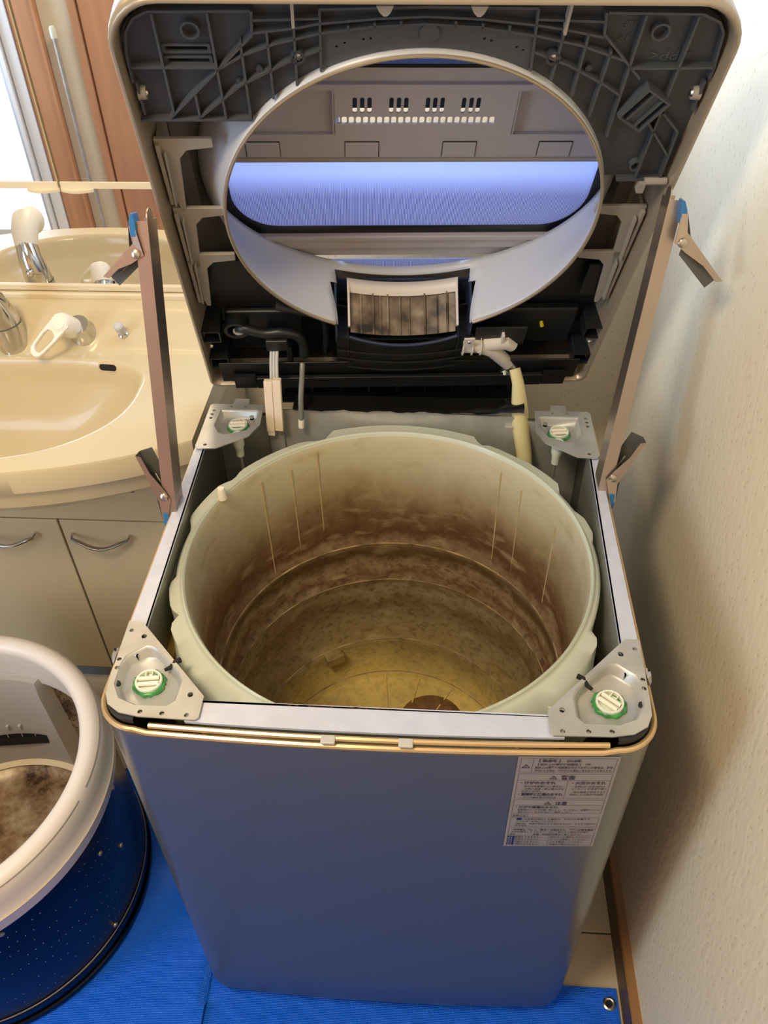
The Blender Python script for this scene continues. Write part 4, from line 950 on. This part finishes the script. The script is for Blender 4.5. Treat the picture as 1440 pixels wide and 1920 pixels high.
# ---- wires, hoses on the left
def bez(p, n=8):
    out_ = []; p = [Vector(q) for q in p]; pp = [p[0]]+p+[p[-1]]
    for i in range(1, len(pp)-2):
        for t in range(n):
            t /= n; a, b, c, d = pp[i-1], pp[i], pp[i+1], pp[i+2]
            out_.append(.5*((2*b)+(-a+c)*t+(2*a-5*b+4*c-d)*t*t+(-a+3*b-3*c+d)*t**3))
    return out_+[p[-1]]
tb('black_hose', MB().tube(bez([(-.248, .03, .112), (-.235, .022, .120), (-.205, .018, .113), (-.180, .018, .115), (-.158, .018, .106), (-.150, .018, .085), (-.150, .014, .060)]), .0075, 12), 'black_mid', True, label='black rubber hose')
tb('hose_cup', ringb(-.247, .116, .013, .018, .02, .05), 'black_mid', True)
tb('hose_plug', cyl(-.243, .112, .0095, .022, .04), 'wire_grey', True)
tb('moulded_elbow', MB().tube(bez([(-.185, .036, .160), (-.150, .034, .150), (-.120, .034, .135), (-.114, .034, .10), (-.116, .034, .05)]), .011, 12, flat=.6), 'black_mid', True)
tb('wire_exit', MB().bb(-.205, -.172, .006, .03, .083, .108).bb(-.202, -.196, .01, .03, .03, .085).bb(-.176, -.168, .01, .03, .03, .085), 'black_mid', bevel=.002)
for dx in (-.0045, .0, .0045):
    pth = bez([toL((-.187+dx, .603, .925)), toL((-.189+dx, .592, .90)), toL((-.189+dx, .578, .875)), toL((-.191+dx, .570, .865))])
    tb('white_wire', MB().tube(pth, .0024, 8), 'wire_grey', True)
def wbox(name, c, d, rot, m, **k):
    mb = MB().box((0, 0, 0), d, rot); mb.v = [tuple(toL(Vector(v)+Vector(c))) for v in mb.v]; return tb(name, mb, m, **k)
c1 = wbox('connector_sleeve', (-.1985, .568, .835), (.0130, .009, .094), (0, R(3), 0), 'connector', bevel=.001, label='cream flat connector sleeve')
c2 = wbox('connector_sleeve', (-.1845, .566, .839), (.0125, .010, .094), (0, R(3), 0), 'connector', bevel=.001, label='pinkish connector sleeve')
wbox('connector_tip', (-.2005, .568, .785), (.011, .007, .010), (0, R(3), 0), 'cap_cream', bevel=.0008)
tb('clear_tube', MB().tube([toL(q) for q in [(-.147, .600, .893), (-.147, .588, .88), (-.149, .570, .85), (-.151, .567, .81)]], .0042, 12), 'clear_tube', True, label='clear air tube')
tb('tube_end', MB().tube([toL(q) for q in [(-.151, .567, .812), (-.152, .567, .797)]], .0048, 12), 'cap_cream', True)

# ---- door seen through the opening
dr = tb('flip_door', MB().bb(-.262, .272, .106, .110, .470, .494).prism([(-.262, .470), (.272, .470), (.272, .462), (-.262, .462)], .100, .110, ax=1).bb(-.262, -.088, .110, .114, .395, .462).bb(.118, .272, .110, .114, .395, .462).bb(-.262, .272, .104, .109, .386, .397), 'door_grey', label='grey frame of the folded door')
build('top_pane', MB().bb(-.2, .21, .108, .110, .496, .575), 'mesh_pane', dr, label='pale blue translucent pane')
build('dark_seal', MB().bb(-.262, .272, .098, .106, .4935, .4985), 'pane_border', dr)
pills = [(-.085+(560+c_/3.273-640)*.000619, 0) for c_ in (346, 392, 437, 572, 618, 663, 797, 842, 887, 1020, 1067, 1111)]
hl = []
for u_, _ in pills: hl.append([(u_+.0027*cos(a), (.4500 if sin(a) > 0 else .4335)+.0027*sin(a)) for a in [2*PI*(k+.5)/12 for k in range(12)]])
for k in range(23):
    u_ = -.085+(632+k*13.56-640)*.000619; hl.append(rrect(u_-.0030, u_+.0030, .4158, .4260, .0018, 2))
sp_ = build('vent_panel', plate([(-.094, .400), (-.086, .397), (.114, .397), (.122, .400), (.122, .462), (-.094, .462)], hl, .1005, .0025, ax=1), 'door_grey', dr, label='grey vent panel with pill and square slots')
build('panel_edge', MB().bb(-.0955, -.0925, .1005, .112, .399, .462).bb(.1205, .1235, .1005, .112, .399, .462), 'door_grey', dr)
build('slot_dark_sheet', MB().bb(-.09, .12, .118, .120, .4235, .47), 'hole_dark', dr)  # added dark sheet that makes the upper halves of the slots read dark
build('lower_band', MB().bb(-.262, .272, .104, .1075, .356, .386), 'door_grey', dr)
build('band_lip', MB().bb(-.262, .272, .1025, .108, .3555, .362), 'clip_grey', dr)
for u0, u1 in ((-.203, -.162), (-.081, -.040), (.040, .081), (.160, .201)):
    build('hinge_cover', MB().bb(u0, u1, .1022, .105, .364, .386), 'door_grey', dr, bevel=.0008)
    build('hinge_gap', MB().bb(u0-.0008, u0, .1032, .1042, .364, .3868).bb(u1, u1+.0008, .1032, .1042, .364, .3868).bb(u0, u1, .1032, .1042, .3862, .387), 'hole_dark', dr)
po = rrect(-.252, .262, .226, .358, [.05, .05, .002, .002], 10); pi_ = rrect(-.234, .246, .237, .356, [.06, .06, .002, .002], 10)
build('mesh_pane', MB().prism(pi_, .1085, .1100, ax=1), 'mesh_pane', dr, label='bluish translucent mesh window pane')
build('pane_seal', plate(rrect(-.262, .272, .218, .358, .001, 1), [pi_], .1075, .004, ax=1), 'pane_border', dr)
build('lower_rail', MB().bb(-.262, .272, .100, .112, .214, .2235), 'door_grey', dr, bevel=.002)
build('lower_rail', MB().bb(-.262, .272, .103, .112, .196, .2135), 'door_grey', dr, bevel=.002)
build('lower_rail', MB().bb(-.262, .272, .107, .112, .178, .1955), 'door_grey', dr, bevel=.001)
build('bottom_strip', MB().bb(-.20, .21, .104, .106, .150, .172), 'mesh_pane', dr)

# ================================================================ CLAMPED STRUTS
def strut(s, top, bot, piv_t, lev_t, piv_b, lev_b, tip_t, tip_b, lab):
    th = thing('clamp_strut', lab, 'clamp', bot, group=None); O = Vector(bot)
    top, bot = Vector(top), Vector(bot); d = (top-bot).normalized(); out_ = Vector((s, 0, 0)); out_ = (out_-d*out_.dot(d)).normalized(); nrm = d.cross(out_); 
    if nrm.y > 0: nrm = -nrm
    def W(mb): mb.v = [tuple(Vector(v)-O) for v in mb.v]; return mb
    wd, dp, t = .0165, .034, .0014
    # U channel: front flange, web on the machine side, rear flange
    def chan(a, b, o2, n2, wd, dp):
        mb = MB(); lps = []
        pr_ = [(wd, 0), (0, 0), (0, dp), (wd*.9, dp), (wd*.9, dp-t), (t, dp-t), (t, t), (wd, t)]
        for p in (a, b): lps.append([p+o2*x-n2*y for x, y in pr_])
        return mb.loft(lps, True, True, True)
    c0 = bot - d*.012; c1 = top + d*.010
    ch = build('channel_bar', W(chan(c0, c1, out_, nrm, wd, dp)), 'steel_strap', th, bevel=0)
    # rounded inner jaw tip
    tipl = W(MB().prism([(0.0+.011*cos(a), .011*sin(a)) for a in [PI+PI*k/10 for k in range(11)]], 0, t))
    def jaw(base, dirv, L_):
        q = []
        ax2 = nrm
        for k in range(9):
            a = PI*k/8; q.append(base+dirv*(L_+.010*sin(a))-ax2*(.011-.011*cos(a)))
        q = [base]+q+[base-ax2*.022]
        mb = MB().loft([q, [p+out_*t for p in q]], True, True, True); return mb
    build('jaw_tip', W(jaw(c0, -d, .006)), 'steel_strap', ch)
    build('jaw_tip', W(jaw(c1, d, .004)), 'steel_strap', ch)
    for piv, lev, tip in ((piv_t, lev_t, tip_t), (piv_b, lev_b, tip_b)):
        piv, lev, tip = Vector(piv), Vector(lev), Vector(tip)
        ld = (lev-piv).normalized(); lo_ = nrm.cross(ld).normalized()
        if lo_.dot(d) * (1 if (lev-piv).dot(d) > 0 else -1) > 0 and False: lo_ = -lo_
        # lever plate outline in the (ld, lo_) plane
        tdv = tip-piv; tx, ty = tdv.dot(ld), tdv.dot(lo_)
        Lv = (lev-piv).length
        sgn = 1 if (out_.dot(lo_)) > 0 else -1
        ol = [(-.009, -.010*sgn), (Lv*.25, -.008*sgn), (Lv, -.008*sgn), (Lv+.002, -.002*sgn), (Lv*.98, .001*sgn), (Lv*.3, .0015*sgn), (.010, .006*sgn)]
        lv = MB()
        P = lambda a, b, c=0: piv+ld*a+lo_*b-nrm*c
        # outer edge line runs from the lever end to the blue tip
        eo = [P(Lv, .0085*sgn), P(0, .0105*sgn), tip+out_*.004]
        ei = [P(Lv-.004, .0025*sgn), P(.012, .002*sgn), tip-out_*.003]
        lv.loft([[eo[0], ei[0]], [eo[1]*.5+eo[0]*.5, ei[1]*.5+ei[0]*.5], [eo[1], P(.012, -.004*sgn)], [P(-.006, .0105*sgn), P(-.006, -.007*sgn)], [eo[2], ei[2]]], False)
        vs2 = [tuple(Vector(v)-nrm*t) for v in lv.v]; n0 = len(lv.v)
        fs = list(lv.f); lv.v += vs2; lv.f += [tuple(i+n0 for i in reversed(f)) for f in fs]
        le = build('lever', W(lv), 'steel_strap', th)
        # rear leaf and folded web of the lever channel (dark inside)
        web = MB().loft([[eo[0], eo[1], eo[2]], [p-nrm*.018 for p in eo]], False)
        web.loft([[eo[0]-nrm*.018, eo[1]-nrm*.018], [P(Lv, -.010*sgn, .018), P(.014, -.010*sgn, .018)]], False)
        build('lever_web', W(web), 'galv_dark', le, False)
        pv = MB().lathe([(.0056, 0), (.0050, .0018), (.003, .003)], 20, cap1=True).xf(nrm.to_track_quat('Z', 'Y').to_matrix().to_4x4())
        pv.v = [tuple(Vector(v)+piv+nrm*.0006) for v in pv.v]
        build('rivet', W(pv), 'screw', th, True)
        sp2 = MB().tube([P(.012, -.002*sgn, .008), P(.034, -.001*sgn, .009)], .0012, 6)
        build('spring_end', W(sp2), 'screw', th, True)
        bt = (tip-piv).normalized()
        rb = MB().loft([[tip-bt*.012+out_*.0035, tip-bt*.012-out_*.004, tip-bt*.012-out_*.004-nrm*.018, tip-bt*.012+out_*.0035-nrm*.018],
                        [tip+bt*.004+out_*.003, tip+bt*.004-out_*.005, tip+bt*.004-out_*.005-nrm*.018, tip+bt*.004+out_*.003-nrm*.018],
                        [tip+bt*.014+out_*.000, tip+bt*.014-out_*.003, tip+bt*.014-out_*.003-nrm*.018, tip+bt*.014-nrm*.018]], True, True, True)
        build('rubber_pad', W(rb), 'rubber_blue', th, bevel=.001, label='blue rubber pad')
    return th
# left strut: top grips the cover rim, bottom grips the left body flange
strut(-1, (-.283, .435, 1.172), (-.291, .330, .802), (-.3005, .425, 1.147), (-.338, .415, 1.116), (-.304, .340, .842), (-.326, .352, .905), (-.301, .432, 1.178), (-.306, .330, .808),
      'long steel clamp strut left of the round opening, beside the washbasin')
strut(1, (.318, .480, 1.185), (.284, .400, .800), (.3365, .452, 1.156), (.382, .438, 1.110), (.303, .405, .842), (.330, .412, .902), (.334, .462, 1.186), (.306, .395, .808),
      'long steel clamp strut right of the round opening, beside the wallpapered wall')

# ================================================================ WASH DRUM
dm = thing('wash_drum', 'removed dark steel wash drum with pale plastic top ring on the tarp', 'wash drum', (-.725, .172, .006)); 
DC = (0, 0, 0)
build('drum_wall', MB().lathe([(.262, .004), (.266, .010), (.266, .040), (.2635, .043), (.2635, .046), (.265, .050), (.265, .330)], 120), 'drum_steel', dm, True, label='dark mirror-like perforated steel wall')
build('base_rim', MB().lathe([(.2655, .0), (.2685, .003), (.2685, .012), (.266, .014)], 120), 'drum_steel', dm, True)
build('seam_band', MB().lathe([(.2655, .044), (.2668, .046), (.2655, .048)], 120), 'rod_steel', dm, True)
build('balance_ring', MB().lathe([(.2655, .318), (.271, .320), (.2725, .324), (.2725, .345), (.2735, .347), (.2735, .350), (.2720, .352), (.2710, .376), (.2690, .392), (.2665, .402), (.2620, .410), (.2560, .4145), (.2490, .416), (.2420, .4145), (.236, .410), (.232, .402), (.2315, .395), (.238, .36), (.2400, .33), (.246, .326), (.248, .300)], 140), 'drum_ring', dm, True, label='pale plastic balance ring')
for z_, r_ in ((.3490, .2738),):
    build('ring_line', MB().lathe([(r_, z_-.001), (r_+.0012, z_), (r_, z_+.001)], 120), 'frame_cream', dm, True)
for a0_, a1_ in ((-72, -8), (-5, 70)):
    build('ring_line', MB().tube([(.2648*cos(R(a)), .2648*sin(R(a)), .4068) for a in range(a0_, a1_, 2)], .0009, 6), 'clip_grey', dm, True)
build('drum_liner', MB().lathe([(.248, .300), (.258, .292), (.260, .28), (.260, .05), (.255, .035), (.2, .03)], 100), 'drum_soiled', dm, True)
build('pulsator', MB().lathe([(.235, .032), (.232, .048), (.222, .052), (.212, .050), (.205, .044), (.19, .040), (.12, .048), (.05, .06), (0, .062)], 80), 'drum_soiled', dm, True)
build('pulsator_ring', MB().lathe([(.240, .050), (.240, .060), (.226, .062), (.214, .054)], 80), 'frame_cream', dm, True)
# perforations
pf = MB(); pr2 = random.Random(2)
cnt = 0
for i in range(9):
    for j in range(62):
        a = R(-118+j*2.75+(1.4 if i % 2 else 0)); z_ = .075+i*.026
        if (j//5) % 2 == 0 and i % 3 == 2: continue
        if pr2.random() < .35: continue
        rr_ = .2652; ex = Vector((cos(a), sin(a), 0)); ey = Vector((-sin(a), cos(a), 0)); ez = Vector((0, 0, 1)); r_ = .0011
        c_ = ex*rr_+ez*z_
        l0 = [c_+ey*cos(2*PI*k/6)*r_+ez*sin(2*PI*k/6)*r_ for k in range(6)]; l1 = [c_+ex*.0007+ey*cos(2*PI*k/6)*r_*.4+ez*sin(2*PI*k/6)*r_*.4 for k in range(6)]
        pf.loft([l0, l1], True, False, True)
build('perforation', pf, 'chrome', dm, kind='stuff', smooth=True, ang=180)
for adeg, z_ in ((-12, .255), (-2, .19), (-20, .06), (-50, .30), (8, .30)):
    a = R(adeg); mm = Matrix.Translation((.265*cos(a), .265*sin(a), z_)) @ Matrix.Rotation(a, 4, 'Z') @ Euler((0, PI/2, 0)).to_matrix().to_4x4()
    build('rivet', MB().lathe([(.0045, 0), (.0040, .002), (.0015, .003)], 14, cap1=True).xf(mm), 'rod_steel', dm, True)
# inner perforations of the liner
pf = MB()
for i in range(9):
    for j in range(26):
        a = R(20+j*2.6); z_ = .08+i*.024; ex = Vector((cos(a), sin(a), 0)); ey = Vector((-sin(a), cos(a), 0)); ez = Vector((0, 0, 1)); c_ = ex*.2592+ez*z_
        pf.loft([[c_+ey*cos(2*PI*k/6)*.002+ez*sin(2*PI*k/6)*.002 for k in range(6)], [c_-ex*.0003+ey*cos(2*PI*k/6)*.0018+ez*sin(2*PI*k/6)*.0018 for k in range(6)]], True, False, True)
build('liner_hole', pf, 'hole_dark', dm, kind='stuff')
# lint filter panel inside the drum
def fpt(da, r_, z_): a = R(97+da); return (r_*cos(a), r_*sin(a), z_)
fl_ = MB(); das = [-22+44*k/12 for k in range(13)]
fl_.loft([[fpt(d_, .262, .315) for d_ in das], [fpt(d_*.95, .236, .312) for d_ in das], [fpt(d_, .230, .28) for d_ in das], [fpt(d_*1.1, .226, .13) for d_ in das], [fpt(d_*1.15, .224, .06) for d_ in das]], False)
for sg in (-1, 1): fl_.loft([[fpt(sg*22, .262, .315), fpt(sg*20.9, .236, .312), fpt(sg*22, .230, .28), fpt(sg*24.2, .226, .13), fpt(sg*25.3, .224, .06)], [fpt(sg*22.5, .262, .315), fpt(sg*22.5, .262, .312), fpt(sg*23, .262, .28), fpt(sg*25.5, .262, .13), fpt(sg*26, .262, .06)]], False)
fp = build('filter_panel', fl_, 'filter_grey', dm, True, label='grey plastic filter panel inside the drum')
sl = MB(); das2 = [-16+32*k/10 for k in range(11)]
sl.loft([[fpt(d_, .2255, .150) for d_ in das2], [fpt(d_, .2242, .128) for d_ in das2], [fpt(d_, .2235, .127) for d_ in das2], [fpt(d_, .225, .151) for d_ in das2]], True)
build('filter_slot', sl, 'hole_dark', fp)
for d_ in (-10, -3, 4, 11): build('slot_bar', MB().bar(fpt(d_, .2225, .128), fpt(d_, .2240, .150), .0015, .001, fpt(d_, 1, 0)), 'filter_grey', fp)
for d_ in (-4, 2): build('clip_tooth', MB().box(fpt(d_, .2245, .175), (.006, .006, .010)), 'filter_grey', fp, bevel=.001)
